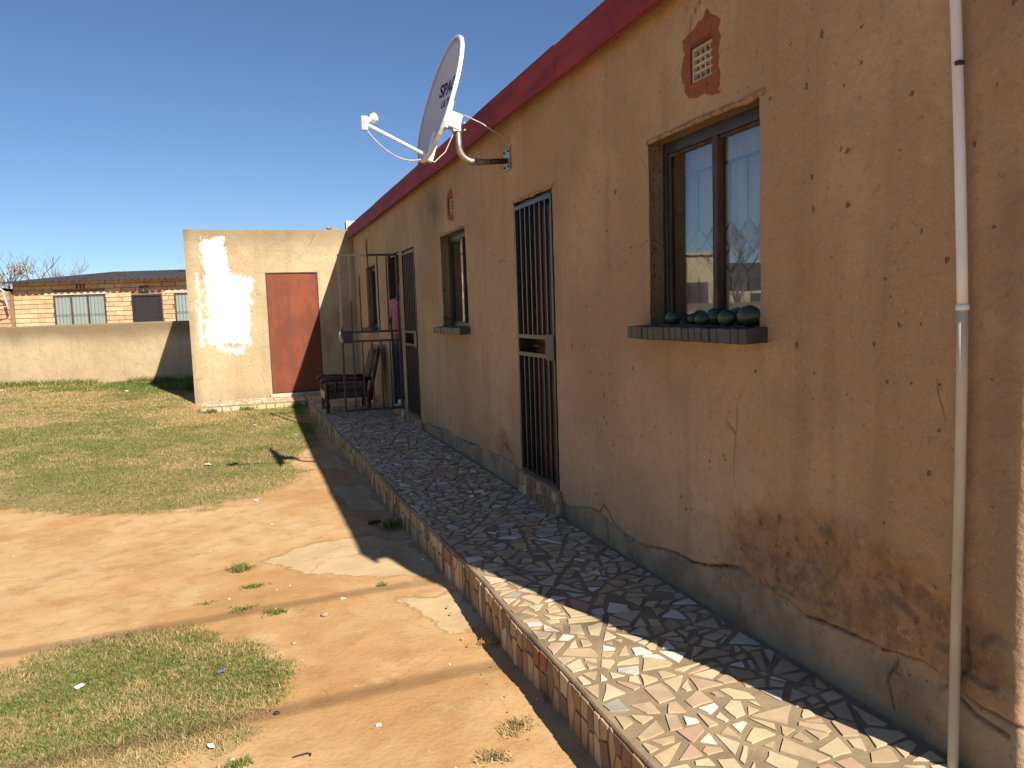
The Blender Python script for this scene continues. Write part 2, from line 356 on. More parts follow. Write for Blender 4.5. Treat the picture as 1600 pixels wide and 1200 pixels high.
def grid_mesh(name, P, mask, mats, attrs=None, extra=None, parent=None, smooth=True):
    """P: (n,m,3) points; mask (n-1,m-1) faces kept; extra: (verts, faces) appended"""
    n, m_, _ = P.shape; V = P.reshape(-1, 3); idx = np.arange(n*m_).reshape(n, m_)
    q = np.stack([idx[:-1,:-1], idx[1:,:-1], idx[1:,1:], idx[:-1,1:]], -1)[mask]
    if extra:
        V = np.concatenate([V, np.array(extra[0], float).reshape(-1, 3)]); q = np.concatenate([q, np.array(extra[1], int).reshape(-1, 4)])
    me = bpy.data.meshes.new(name); me.vertices.add(len(V)); me.vertices.foreach_set('co', V.astype(np.float32).ravel())
    me.loops.add(q.size); me.loops.foreach_set('vertex_index', q.astype(np.int32).ravel())
    me.polygons.add(len(q)); me.polygons.foreach_set('loop_start', np.arange(0, q.size, 4, dtype=np.int32))
    me.update(calc_edges=True)
    if smooth: me.polygons.foreach_set('use_smooth', np.ones(len(q), bool))
    for k, a in (attrs or {}).items():
        a = np.concatenate([np.asarray(a, float).reshape(-1), np.zeros(len(V)-n*m_)])
        at = me.attributes.new(k, 'FLOAT', 'POINT'); at.data.foreach_set('value', a.astype(np.float32))
    for q_ in (mats if isinstance(mats, list) else [mats]): me.materials.append(MAT[q_])
    ob = bpy.data.objects.new(name, me); COL.objects.link(ob); put_under(ob, parent); return ob

# ------------------------------------------------------------------ ground
def gz0(x, y): return .27*sstep(10.5, 18, y) + 0*np.asarray(x, float)
LAWN = [(-30,9.2),(-9,8.3),(-5.6,7.9),(-4.05,7.6),(-3.5,7.2),(-2.96,6.98),(-2.31,6.88),(-1.95,7.1),(-1.71,7.5),(-1.42,8.1),(-1.55,8.7),(-1.3,9.6),(-1.12,10.6),(-1.05,13.3),(-2.8,13.5),(-2.95,14.4),(-3.0,19.5),(-30,27)]
PATCH = [(-3.9,3.2),(-3.5,3.75),(-3.1,3.96),(-2.9,4.23),(-2.62,4.36),(-2.3,4.27),(-2.17,4.09),(-1.99,3.77),(-1.82,3.56),(-1.86,3.29),(-2.06,3.12),(-2.0,3.0),(-2.25,2.86),(-2.3,2.5),(-2.5,2.1),(-3.6,2.1)]
CEMENT = [[(-1.95,5.2),(-1.6,5.45),(-1.2,5.5),(-.9,5.3),(-.9,4.5),(-1.25,4.6),(-1.7,4.85)], [(-1.25,4.2),(-.85,4.2),(-.85,3.7),(-1.05,3.65)],
          [(-1.3,7.2),(-.95,7.4),(-.95,6.2),(-1.25,6.3)], [(-1.25,8.9),(-1.0,9.1),(-1.0,8.1),(-1.3,8.2)]]
def turf_sd(x, y):
    d = np.maximum(poly_sd(x, y, LAWN), poly_sd(x, y, PATCH))
    return d + .35*fbm(np.asarray(x)*2.2, np.asarray(y)*2.2, 4, 5)
def micro(x, y):
    return .030*fbm(x*1.7, y*1.7, 4, 3) + .010*fbm(x*9, y*9, 3, 21)
def gz(x, y): return float(gz0(x, y) + (micro(np.float64(x), np.float64(y)) if -9 < x < 1 and 1 < y < 19 else 0))
xs = np.concatenate([[-600,-250,-120,-70,-45,-30,-22,-17,-14,-12], np.arange(-10, -4.2, .12), np.arange(-4.2, -.6, .03), [-.5,0,1,3,6,10,16,25,45,90,250,600]])
ys = np.concatenate([[-600,-250,-100,-50,-25,-12,-5,-1,1], np.arange(1.6, 7, .03), np.arange(7, 13, .06), np.arange(13, 20, .15), [20.5,22,25,30,40,60,100,250,600,1400]])
X, Y = np.meshgrid(xs, ys, indexing='ij')
inn = sstep(-10, -9, X)*(1-sstep(0, 1, X))*sstep(1, 1.6, Y)*(1-sstep(18.5, 20, Y))
Z = gz0(X, Y) + micro(X, Y)*inn
# slight washed-out gutter along the walkway
Z = Z - .02*np.exp(-((X+1.02+.0165*(Y-6))/.10)**2)*inn
cem = np.max([poly_sd(X, Y, c) for c in CEMENT], 0)
cem = np.clip(cem, -.5, .5) + .10*fbm(X*3, Y*3, 3, 9)
tf = np.clip(turf_sd(X, Y), -.5, .5)
g = grid_mesh('ground', np.stack([X, Y, Z], -1), np.ones((len(xs)-1, len(ys)-1), bool), 'ground', {'cement': cem, 'turf': tf})
tag(g, 'bare reddish soil yard with worn cement patches', 'ground', kind='structure')

# ------------------------------------------------------------------ main house wall
house = empty('house', (0, 7, 0)); tag(house, 'long tan plastered house with maroon fascia and barred doors', 'house')
WIN = [(2.58,3.46,1.50,2.39), (6.83,7.77,1.45,2.36), (12.0,12.9,1.38,2.35)]
DOOR = [(10.07,10.87,.33,2.40), (4.73,5.48,.37,2.38), (9.08,9.85,.31,2.38)]
AIR = [(2.90,3.075,2.57,2.72), (7.24,7.40,2.53,2.68), (12.62,12.78,2.60,2.75)]
OPEN = WIN+DOOR+AIR; Y0, Y1, ZT = 1.455, 14.32, 3.06
def lines(lo, hi, step, must):
    L = [lo]
    while L[-1] < hi: L.append(min(hi, L[-1]+step(L[-1])))
    L = np.array(L); must = np.array(sorted(set(round(q, 4) for q in must)))
    keep = np.array([np.min(np.abs(must-q)) > .006 for q in L]) | (L == lo) | (L == hi)
    return np.unique(np.round(np.concatenate([L[keep], must]), 4))
yl = lines(Y0+.03, Y1, lambda q: .0085 if q < 4.2 else (.02 if q < 8 else .04), [o[k] for o in OPEN for k in (0,1)])
zl = lines(0.0, ZT, lambda q: .011 if q < .24 else (.0055 if q < .52 else (.011 if q < .8 else .022)), [o[k] for o in OPEN for k in (2,3)])
arc = [(5.5,Y0),(2,Y0),(.6,Y0),(.2,Y0)] + [(x, Y0) for x in (.12,.08,.05,.03)] + [(.03-.03*math.sin(a), Y0+.03-.03*math.cos(a)) for a in (R(22),R(45),R(68))]
cx = np.concatenate([[a[0] for a in arc], np.zeros(len(yl))]); cy = np.concatenate([[a[1] for a in arc], yl]); na = len(arc)
CY, CZ = np.meshgrid(cy, zl, indexing='ij'); CX, _ = np.meshgrid(cx, zl, indexing='ij')
# cement plinth whose broken top edge steps out of the plaster
pb = np.interp(CY, [0,1.46,1.66,1.8,1.99,2.34,2.6,2.75,3.02,3.28,3.45,3.61,3.8,4.13,4.4,4.57,4.70,5.5,5.72,6.41,7.0,7.78,8.5,9.0,10,14.4], [.40,.40,.41,.43,.42,.40,.43,.45,.37,.37,.33,.29,.31,.35,.33,.29,.30,.34,.37,.36,.33,.34,.3,.27,.27,.27])
pb = pb + .05*fbm(CY*4, CZ*0+3, 4, 31) + .02*fbm(CY*22, CZ*6, 3, 33)
dpl = CZ - pb
wv = .010*fbm(CY*1.3, CZ*1.3, 3, 40) + .006*fbm(CY*6, CZ*6, 3, 44)
pl = 1-sstep(-.006, .006, dpl)
lipw = sstep(1.3, 2.2, 4.6-np.abs(CY-2.2))*0 + np.clip(1.8*fbm(CY*2.3, CY*0+8, 3, 51)+.72, 0, 1)
crack = np.exp(-(dpl-.004)**2/(2*(.003+.004*vnoise(CY*7, CZ*0, 4))**2))*lipw
off = wv - .012*pl*1.0 + .004*fbm(CY*14, CZ*14, 3, 61) - .022*crack
# spalled hollow in the damp zone
oc = np.exp(-((CY-2.25)/.62)**2-((CZ-.56-.05)/.24)**2) + .4*np.exp(-((CY-1.8)/.35)**2-((CZ-.58)/.16)**2) + .45*np.exp(-((CY-5.95)/.30)**2-((CZ-.52)/.15)**2) + .35*np.exp(-((CY-3.0)/.5)**2-((CZ-1.36)/.08)**2) + .22*np.exp(-((CZ-.42)/.2)**2)
sp = sstep(.03, .09, fbm(CY*5, CZ*6, 4, 71))*sstep(.35, .6, oc)
off = off - .016*sp + .006*fbm(CY*24, CZ*24, 3, 73)*sstep(.3, .6, oc)
# stray cracks
def crk(pts, w):
    d = np.full(CY.shape, 9.)
    for (a, b), (c, e) in zip(pts[:-1], pts[1:]):
        t = np.clip(((CY-a)*(c-a)+(CZ-b)*(e-b))/((c-a)**2+(e-b)**2), 0, 1)
        d = np.minimum(d, np.hypot(CY-a-(c-a)*t, CZ-b-(e-b)*t))
    return np.exp(-(d/w)**2)
ck2 = crk([(4.12,.36),(4.05,.43),(3.98,.40),(3.9,.33)], .006)+crk([(4.05,.35),(4.02,.26),(4.03,.2)], .006)+crk([(1.9,.41),(1.93,.33),(1.9,.24)], .005)+crk([(1.66,.43),(1.63,.5),(1.64,.62)], .006)+crk([(1.66,.40),(1.6,.37),(1.5,.36)], .008)+crk([(3.1,2.75),(3.06,2.86),(2.95,2.93)], .005)+crk([(5.62,.2),(5.66,.34),(5.72,.46),(5.9,.50)], .007)
off = off - .008*np.clip(ck2, 0, 1)
ox = np.where(np.arange(len(cy))[:,None] >= na, -off, -off*.6)     # outward is -X
PX = CX + ox; PY = CY + np.where(CX > .001, .005*fbm(CZ*8, CX*9, 3, 81), 0)
redp = np.full(CY.shape, -1.)
for (a, b, c, e), ov in zip(AIR, (1, .8, .7)):
    P8 = [(a-.06*ov,c-.10*ov),(b+.02,c-.05*ov),(b+.07*ov,c+.02),(b+.05*ov,e+.05*ov),(a+.04,e+.02+.10*ov),(a-.05*ov,e+.05*ov),(a-.05*ov,e),]
    redp = np.maximum(redp, poly_sd(CY, CZ, P8))
dark_zones = np.exp(-((CY-8.1)/.45)**2-((CZ-2.65)/.28)**2)*.7 + .28*(1-sstep(.0,.13,CZ-.18))*pl + .4*np.exp(-((CY-1.52)/.10)**2)*sstep(.2,.6,fbm(CZ*1.5, CY*2, 3, 90)+.5)  # dark stain high up, plus darker plinth foot and smears at the corner
mask = np.ones((len(cy)-1, len(zl)-1), bool); ev, ef = [], []; nv = CY.size; nz = len(zl)
for (a, b, c, e) in OPEN:
    i0, i1 = [int(np.argmin(np.abs(cy-q)+(np.arange(len(cy)) < na)*9)) for q in (a, b)]; j0, j1 = [int(np.argmin(np.abs(zl-q))) for q in (c, e)]
    mask[i0:i1, j0:j1] = False
    loop = [(i, j0) for i in range(i0, i1)]+[(i1, j) for j in range(j0, j1)]+[(i, j1) for i in range(i1, i0, -1)]+[(i0, j) for j in range(j1, j0, -1)]
    # worn arrises
    for (i, j) in loop:
        w = .010*(vnoise(np.float64(cy[i]*9), np.float64(zl[j]*9), 3)-.45)
        PY[i, j] += w*(1 if i == i0 else -1 if i == i1 else 0)*1.0
    b0 = nv+len(ev)
    ev += [(.22, PY[i, j], CZ[i, j]) for i, j in loop]; n = len(loop)
    for k in range(n):
        p, q = loop[k], loop[(k+1) % n]
        ef.append((p[0]*nz+p[1], b0+k, b0+(k+1) % n, q[0]*nz+q[1]))
wall = grid_mesh('wall', np.stack([PX, PY, CZ], -1), mask, 'wall', {'plinth': pl, 'ochre': oc, 'crack': np.clip(np.clip(crack*1.1-.1,0,1)*.9+ck2*.75, 0, 1), 'redpatch': redp, 'dark_zones': np.clip(dark_zones, 0, 1)}, (ev, ef), house)

b = MB(); b.box((.22, 1.7, .0), (.24, 14.3, .30)); t_ = b
def shell(name, boxes, mat):
    q = MB()
    for a_, b_ in boxes: q.box(a_, b_)
    return q.build(name, mat, house)
shell('rear_wall', [((5.3,1.52,0),(5.5,14.3,3.05))], 'wall'); shell('gable_wall', [((.2,14.1,0),(5.3,14.3,3.05))], 'wall')
shell('end_wall_lining', [((.24,1.55,.0),(5.3,1.72,3.04))], 'interior')
shell('interior_floor', [((.215,1.72,.1),(5.3,14.1,.318))], 'floor')
shell('ceiling', [((.0,1.56,3.065),(5.3,14.1,3.09))], 'interior')
for yy in (4.2, 6.3, 8.7, 9.96, 11.4): shell('partition_wall', [((.23,yy-.05,.319),(5.29,yy+.05,3.06))], 'interior')
# roof and fascia boards
rf = MB(); nseg = 130
for k in range(nseg):
    y0, y1 = 1.452+k*.0985, 1.5505+k*.0985
    rf.obox((2.75, (y0+y1)/2, 3.135+(.008 if k % 2 else 0)), (2.82,0,0), (0,.0493,0), (0,0,.012))
roof = rf.build('roof', 'roof', house)
seg = [1.45,4.4,7.9,11.2,14.28]
for a_, b_ in zip(seg[:-1], seg[1:]):
    q = MB(); n = 24; j0 = random.uniform(-.008,.008); j1 = random.uniform(-.008,.008)
    for k in range(n+1):
        yy = a_+.002+(b_-a_-.004)*k/n; dz = j0+(j1-j0)*k/n + .006*float(fbm(yy*1.7, 0., 3, 7)); dx = .012*float(fbm(yy*1.1, 5., 3, 9))
        for (xx, zz) in ((-.098,2.965),(-.076,2.965),(-.076,3.165),(-.098,3.165)): q.v.append((xx+dx, yy, zz+dz))
    for k in range(n):
        for c in range(4):
            q.f.append((k*4+c, k*4+(c+1) % 4, k*4+4+(c+1) % 4, k*4+4+c)); q.mi.append(0)
    q.f += [(0,1,2,3), (n*4+3,n*4+2,n*4+1,n*4)]; q.mi += [0,0]
    q.build('fascia_board', 'fascia', house)
q = MB(); q.box((-.075,1.46,3.02),(.0,14.28,3.055)); q.build('soffit', 'fascia', house)

# ------------------------------------------------------------------ windows
def pane_with_wobble(y0, y1, z0, z1, x):
    return MB().box((x, y0, z0), (x+.004, y1, z1))
def window(W_, sill=None, mull=(.5,), bars=True, mull_mat='dustyframe', rails=False):
    y0, y1, z0, z1 = W_; xg = .105; fr = MB(); t = .034
    fr.box((xg-.025,y0-.004,z0),(xg+.02,y0+t,z1)); fr.box((xg-.025,y1-t,z0),(xg+.02,y1+.004,z1))
    fr.box((xg-.025,y0+t,z1-t-.02),(xg+.02,y1-t,z1+.004)); fr.box((xg-.025,y0+t,z0-.004),(xg+.02,y1-t,z0+t))
    w = fr.build('window', 'black', house, bevel=.004)
    cuts = [y0+t]+[y0+(y1-y0)*q for q in mull]+[y1-t]
    for q in cuts[1:-1]:
        MB().box((xg-.03,q-.019,z0+t),(xg+.018,q+.019,z1-t-.02)).build('mullion', mull_mat, w, bevel=.004)
    for a_, b_ in zip(cuts[:-1], cuts[1:]):
        pane_with_wobble(a_, b_, z0+t, z1-t-.02, xg).build('pane', 'glass', w)
        s = MB(); e_ = .014                                   # putty / sash lining
        s.box((xg-.012,a_+.002,z0+t),(xg-.002,a_+e_,z1-t-.02)); s.box((xg-.012,b_-e_,z0+t),(xg-.002,b_-.002,z1-t-.02))
        s.box((xg-.012,a_+e_,z1-t-.02-e_),(xg-.002,b_-e_,z1-t-.021)); s.box((xg-.012,a_+e_,z0+t),(xg-.002,b_-e_,z0+t+e_))
        s.build('sash', mull_mat, w)
    if bars:
        bb = MB(); xb = .17; n = 6; P = lambda yy, zz: (xb, yy, zz)
        for k in range(n+1):
            yy = y0+.05+(y1-y0-.1)*k/n; zt = z1-.16; zm = z0+(z1-z0)*.52; zl_ = z0+(z1-z0)*.26
            bb.tube([P(yy,zm),P(yy,zt)], .006, 6); bb.tube([P(yy,z0+.03),P(yy,zl_)], .006, 6)
            for sgn in (-1, 1):
                y2 = yy+sgn*(y1-y0-.1)/n
                if y0+.04 < y2 < y1-.04:
                    zmid = (zm+zl_)/2; bb.tube([P(yy,zm),P((yy+y2)/2, zmid+.055),P(y2,zmid)], .006, 6); bb.tube([P(yy,zl_),P((yy+y2)/2,zmid-.055),P(y2,zmid)], .006, 6)
        bb.tube([P(y0+.02,z1-.16),P(y1-.02,z1-.16)], .008, 6); bb.tube([P(y0+.02,z0+.05),P(y1-.02,z0+.05)], .008, 6)
        bb.build('burglar_bars', 'barpaint', w)
    return w
w1 = window(WIN[0], mull=(.48,)); w2 = window(WIN[1], mull=(.42,), bars=False, mull_mat='black'); w3 = window(WIN[2], mull=(.5,), bars=False, mull_mat='black')
def sill(W_, n, out=.10):
    y0, y1, z0, z1 = W_; a_, b_ = y0-.05, y1+.07
    s = MB().box((-out+.012,a_+.006,z0-.052),(.10,b_-.006,z0-.012)).build('window_sill', 'mortar', house)
    st = (b_-a_)/n; src = None
    for k in range(n):
        yy = a_+(k+.5)*st; h = st*.46
        if src is None:
            q = MB(); q.obox((0,0,0),(.5*(out+.118),0,0),(0,h,0),(0,0,.031)); src = q.build('sill_tile', 'slate', None, bevel=.004); o = src; zoff = src.location.z
        else: o = src.copy(); COL.objects.link(o); o.parent = None
        o.location = ((.118-out)/2+random.uniform(-.004,.004), yy, z0-.033-.031+random.uniform(-.002,.002)); o.rotation_euler = (random.uniform(-.03,.03), R(-2), 0); put_under(o, s)
sill(WIN[0], 19); sill(WIN[1], 17); sill(WIN[2], 14)
def curtain(y0, y1, z0, z1, x, mat, label, amp=.022, per=.085):
    n = 90; q = MB()
    for k in range(n+1):
        yy = y0+(y1-y0)*k/n
        for zz in np.linspace(z0, z1, 7):
            f = (zz-z0)/(z1-z0)
            q.v.append((x+amp*math.sin(yy/per*6.283+.9*math.sin(yy*11)+.5*math.sin(zz*3+yy*5))*(1.05-.4*f)+.008*math.sin(zz*7+yy*17), yy, zz))
    for k in range(n):
        for j in range(6): q.f.append((k*7+j,k*7+7+j,k*7+8+j,k*7+1+j)); q.mi.append(0)
    o = q.build('curtain', mat, None, smooth=True); tag(o, label, 'curtain'); return o
curtain(2.45,3.6,1.30,2.42,.25,'curtain','sheer white pleated curtain behind the window with avocados on its sill')
curtain(6.75,7.85,1.25,2.40,.30,'ycurtain','cream curtain hanging inside the window between the two barred doors')
curtain(11.9,13.0,1.25,2.38,.30,'ycurtain','cream curtain inside the window behind the open gate')
# avocados on the sill
ORD = iter(('first','second','third','fourth','fifth','sixth','last and largest'))
def avocado(px, py, size, rz, tilt, x):
    p = hit(px, py, 0, x); q = MB(); prof = []
    for k in range(13):
        a = math.pi*k/12; h = -math.cos(a); r = math.sin(a)*(1-.26*sstep(-.1, 1, h))
        prof.append((max(.001, float(r))*.72*size, h*size))
    ax = Vector((math.sin(tilt)*math.sin(rz)*.0+math.sin(rz)*.35, math.cos(rz), .06))
    q.lathe(prof, (0,0,0), 16, axis=ax); o = q.build('avocado', 'avocado', None, smooth=True)
    o.location = (x, p.y, 1.497); tag(o, next(ORD)+' dark green avocado on the black tiled sill, counted from the barred door', 'avocado', 'avocados on the window sill')
for a_ in [(1051,503,.050,0,0,.03),(1083,503,.040,.5,0,.06),(1098,505,.042,2.6,0,.0),(1116,502,.056,.7,0,.045),(1137,504,.052,3.3,0,-.025),(1160,500,.046,1.1,0,.055),(1172,500,.062,2.9,0,-.005)]: avocado(*a_)

for (y0,y1,z0,z1) in WIN+DOOR[1:2]:
    q = MB(); n = 40; pts = []; rr = []
    for k in range(n+1):
        yy = y0-.03+(y1-y0+.04)*k/n; pts.append((.004+.004*float(fbm(yy*7,1.,3,3)), yy, z1+.010+.014*float(fbm(yy*9,4.,3,5)))); rr.append(.010+.012*max(0, float(fbm(yy*12,7.,3,8))+.25))
    q.tube(pts, rr, 7); q.build('lintel_lip', 'lip', house, smooth=True)
# ------------------------------------------------------------------ air bricks
for (y0,y1,z0,z1) in AIR:
    fr = MB(); t = .012; x0, x1 = .012, .04
    fr.box((x0,y0,z0),(x1,y0+t,z1)); fr.box((x0,y1-t,z0),(x1,y1,z1)); fr.box((x0,y0+t,z0),(x1,y1-t,z0+t)); fr.box((x0,y0+t,z1-t),(x1,y1-t,z1))
    a_ = fr.build('air_brick', 'concrete', house); MB().box((.20,y0,z0),(.22,y1,z1)).build('backing', 'black', a_)
    for k in range(1, 4): MB().box((x0+.004,y0+t,z0+t+(z1-z0-2*t)*k/4-.005),(x1,y1-t,z0+t+(z1-z0-2*t)*k/4+.005)).build('slat', 'concrete', a_)
    for k in range(1, 4): MB().box((x0+.010,y0+t+(y1-y0-2*t)*k/4-.004,z0+t),(x1-.004,y0+t+(y1-y0-2*t)*k/4+.004,z1-t)).build('rib', 'concrete', a_)

# ------------------------------------------------------------------ security gates
def gate(fn, w, z0, z1, nb, zm0, zm1, mat='steel', lock_side=1, parent=house, label=None, rag=False):
    """fn(u, d, z): u along the gate from its hinge, d across its thickness"""
    def B(u0, u1, za, zb, d0=-.013, d1=.013):
        q = MB(); A = [fn(u, d, z) for z in (za, zb) for u, d in ((u0,d0),(u1,d0),(u1,d1),(u0,d1))]
        q.v = [tuple(p) for p in A]; q.f = [(0,3,2,1),(4,5,6,7),(0,1,5,4),(1,2,6,5),(2,3,7,6),(3,0,4,7)]; q.mi = [0]*6; return q
    def join(qs):
        r = MB()
        for q in qs:
            n = len(r.v); r.v += q.v; r.f += [tuple(i+n for i in f) for f in q.f]; r.mi += q.mi
        return r
    t = .028
    g_ = join([B(0,t,z0,z1), B(w-t,w,z0,z1), B(t,w-t,z0,z0+t), B(t,w-t,z1-t,z1)]).build('security_gate', mat, parent)
    if label: g_['label'] = label
    for z in (zm0, zm1): B(t, w-t, z-.014, z+.014).build('rail', mat, g_)
    for k in range(1, nb+1):
        u = t+(w-2*t)*k/(nb+1)
        B(u-.009,u+.009,z0+t,zm0-.014,-.009,.009).build('bar', mat, g_); B(u-.009,u+.009,zm1+.014,z1-t,-.009,.009).build('bar', mat, g_)
    lu = w-.15 if lock_side else .0
    B(lu, lu+.15, zm0-.022, zm1+.022, -.020, .020).build('lock_box', 'black', g_)
    for z in (z0+.25, z1-.25): 
        q = MB(); p = Vector(fn(-.012, 0, z)); q.tube([p-Vector((0,0,.05)), p+Vector((0,0,.05))], .012, 8); q.build('hinge', 'black', g_)
    if rag:
        c = Vector(fn(w, 0, (zm0+zm1)/2)); q = MB()
        for k in range(3): q.lathe([(.001,-.05),(.022,-.035),(.028,0),(.024,.035),(.001,.05)], c+Vector((.0,-.012+.012*k,-.03+.035*k)), 10, axis=(.3*k-.3,.4,1))
        q.build('rag_tied_on_latch', 'concrete', g_, smooth=True)
    return g_
y0,y1,z0,z1 = DOOR[1]; gate(lambda u,d,z: (.006+d, y1-.008-u, z), y1-y0-.016, z0+.005, z1-.03, 6, 1.27, 1.40, label='closed dark steel gate of upright bars before a brown door')
y0,y1,z0,z1 = DOOR[2]; gate(lambda u,d,z: (.006+d, y1-.008-u, z), y1-y0-.016, z0+.005, z1-.03, 6, 1.20, 1.36, mat='black')
a0 = R(4); hx, hy = -.012, 10.09
gate(lambda u,d,z: (hx-u*math.cos(a0)+d*math.sin(a0), hy+u*math.sin(a0)+d*math.cos(a0), z), .77, .335, 2.375, 5, 1.25, 1.37, label='gate swung open at right angles to the wall', rag=True)
for (y0,y1,z0,z1) in DOOR:
    q = MB(); q.box((.03,y0,z0),(.135,y0+.012,z1)); q.box((.022,y1-.014,z0),(.138,y1,z1)); q.box((.03,y0+.012,z1-.03),(.135,y1-.014,z1)); q.build('door_frame', 'black', house)  # frame; its black lining over the reveal stands in for the doorway's darkness
def panel_door(x, y0, y1, z0, z1):
    d = MB().box((x,y0,z0),(x+.04,y1,z1)).build('door', 'brown', house, bevel=.004); w = y1-y0; n = 4
    for k in range(n):
        zz0 = z0+.10+(z1-z0-.14)*k/n; zz1 = zz0+(z1-z0-.14)/n-.06
        MB().box((x-.008,y0+.07,zz0),(x-.001,y1-.07,zz1)).build('panel', 'brown', d, bevel=.003)
    MB().tube([(x-.05,y1-.07,z0+.95),(x-.05,y1-.17,z0+.95)], .008, 8).tube([(x,y1-.07,z0+.95),(x-.05,y1-.07,z0+.95)], .007, 8).build('handle', 'bareg', d)
panel_door(.14, 4.765, 5.45, .375, 2.34)
panel_door(.13, 9.115, 9.82, .315, 2.34)
# tiled risers under the doors are made with the paving below

# ------------------------------------------------------------------ walkway with crazy paving
def xe(y): return -.805-.0165*y + .010*math.sin(y*1.9)+.006*math.sin(y*5.3)
walk = empty('walkway', (-.4, 7, 0)); tag(walk, 'raised walkway paved with broken tile pieces along the house', 'walkway', kind='structure')
ZW = .192
q = MB(); n = 150; YA, YB = .3, 14.3
for k in range(n+1):
    yy = YA+(YB-YA)*k/n; e = xe(yy)+.004*float(fbm(yy*7, 2., 3, 5))
    q.v += [(.03,yy,-.1),(.03,yy,ZW),(e+.006,yy,ZW),(e,yy,ZW-.006),(e-.004,yy,-.1)]
for k in range(n):
    for c in range(4): q.f.append((k*5+c,k*5+c+1,k*5+6+c,k*5+5+c)); q.mi.append(0)
q.f += [(0,1,2,3,4), (n*5+4,n*5+3,n*5+2,n*5+1,n*5)]; q.mi += [0,0]
q.build('mortar_bed', 'mortar', walk)
SX0, SX1, SY0 = -2.74, xe(13.8)-.004, 13.42
MB().box((SX0,SY0,-.1),(SX1,14.3,ZW-.012)).build('mortar_bed', 'mortar', walk, bevel=.008)

def clip(poly, a, b_, c):                                    # keep a*x+b*y <= c
    out = []; n = len(poly)
    for i in range(n):
        p, q_ = poly[i], poly[(i+1) % n]; dp = a*p[0]+b_*p[1]-c; dq = a*q_[0]+b_*q_[1]-c
        if dp <= 0: out.append(p)
        if (dp < 0 < dq) or (dq < 0 < dp):
            t = dp/(dp-dq); out.append((p[0]+(q_[0]-p[0])*t, p[1]+(q_[1]-p[1])*t))
    return out
def area(p): return .5*abs(sum(p[i][0]*p[(i+1) % len(p)][1]-p[(i+1) % len(p)][0]*p[i][1] for i in range(len(p))))
def voronoi(seeds, k=22):
    S = np.array(seeds); out = []
    for i, s in enumerate(S):
        d = np.hypot(*(S-s).T); nb = np.argsort(d)[1:k]
        poly = [(s[0]-.4,s[1]-.4),(s[0]+.4,s[1]-.4),(s[0]+.4,s[1]+.4),(s[0]-.4,s[1]+.4)]
        for j in nb:
            o = S[j]; a, b_ = o-s; c = (o@o-s@s)/2; poly = clip(poly, a, b_, c)
            if len(poly) < 3: break
        out.append(poly)
    return out
def shard(poly, gap, jit):
    n = len(poly)
    if n < 3: return None
    cx_ = sum(p[0] for p in poly)/n; cy_ = sum(p[1] for p in poly)/n
    for i in range(n):                                       # inset every edge by its own share of the joint
        (ax,ay),(bx,by) = poly[i], poly[(i+1) % n]
    P = poly[:]; m_ = len(poly)
    for i in range(m_):
        ax,ay = poly[i]; bx,by = poly[(i+1) % m_]; ex,ey = bx-ax,by-ay; L = math.hypot(ex,ey)
        if L < 1e-6: continue
        nx,ny = ey/L,-ex/L
        if (cx_-ax)*nx+(cy_-ay)*ny > 0: nx,ny = -nx,-ny
        P = clip(P, nx, ny, nx*ax+ny*ay-gap*random.uniform(.35,1.25))
        if len(P) < 3: return None
    Q = []
    for i, p in enumerate(P):
        a = P[i-1]; L = math.hypot(p[0]-a[0], p[1]-a[1])
        if L < .006: continue
        if L > .06 and random.random() < .55:
            Q.append(((p[0]+a[0])/2+random.uniform(-jit,jit), (p[1]+a[1])/2+random.uniform(-jit,jit)))
        Q.append((p[0]+random.uniform(-jit,jit), p[1]+random.uniform(-jit,jit)))
    return Q if len(Q) >= 3 and area(Q) > .0004 else None
def strip(u, v, l, w, a):
    c, s = math.cos(a), math.sin(a); return [(u+c*x-s*y_, v+s*x+c*y_) for x, y_ in ((-l,-w),(l,-w),(l,w),(-l,w))]
def crackle(poly, amin, amax):                               # break a sheet of tile again and again
    n = len(poly); A_ = area(poly)
    if A_ < random.uniform(amin, amax): return [poly]
    c = np.mean(poly, 0); d_ = np.array(poly)-c; w_, v_ = np.linalg.eigh(d_.T@d_); ax = v_[:, 1]
    th = math.atan2(ax[1], ax[0])+random.gauss(0, .38); L_ = math.sqrt(w_[1]/n)
    a_, b2 = math.cos(th), math.sin(th); o = random.uniform(-.45,.45)*L_; cc = a_*(c[0]+ax[0]*o)+b2*(c[1]+ax[1]*o)
    out = []
    for q_ in (clip(poly, a_, b2, cc), clip(poly, -a_, -b2, -cc)):
        if len(q_) > 2 and area(q_) > 1e-5: out += crackle(q_, amin, amax)
    return out
def chop(p):                                                 # knock a corner off now and then
    if len(p) < 4 or random.random() < .45: return p
    i = random.randrange(len(p)); c = np.mean(p, 0); d_ = np.array(p[i])-c; L_ = np.hypot(*d_)
    if L_ < 1e-4: return p
    d_ /= L_; th = math.atan2(d_[1], d_[0])+random.uniform(-.5,.5); a_, b2 = math.cos(th), math.sin(th)
    return clip(p, a_, b2, a_*c[0]+b2*c[1]+L_*random.uniform(.45,.8))
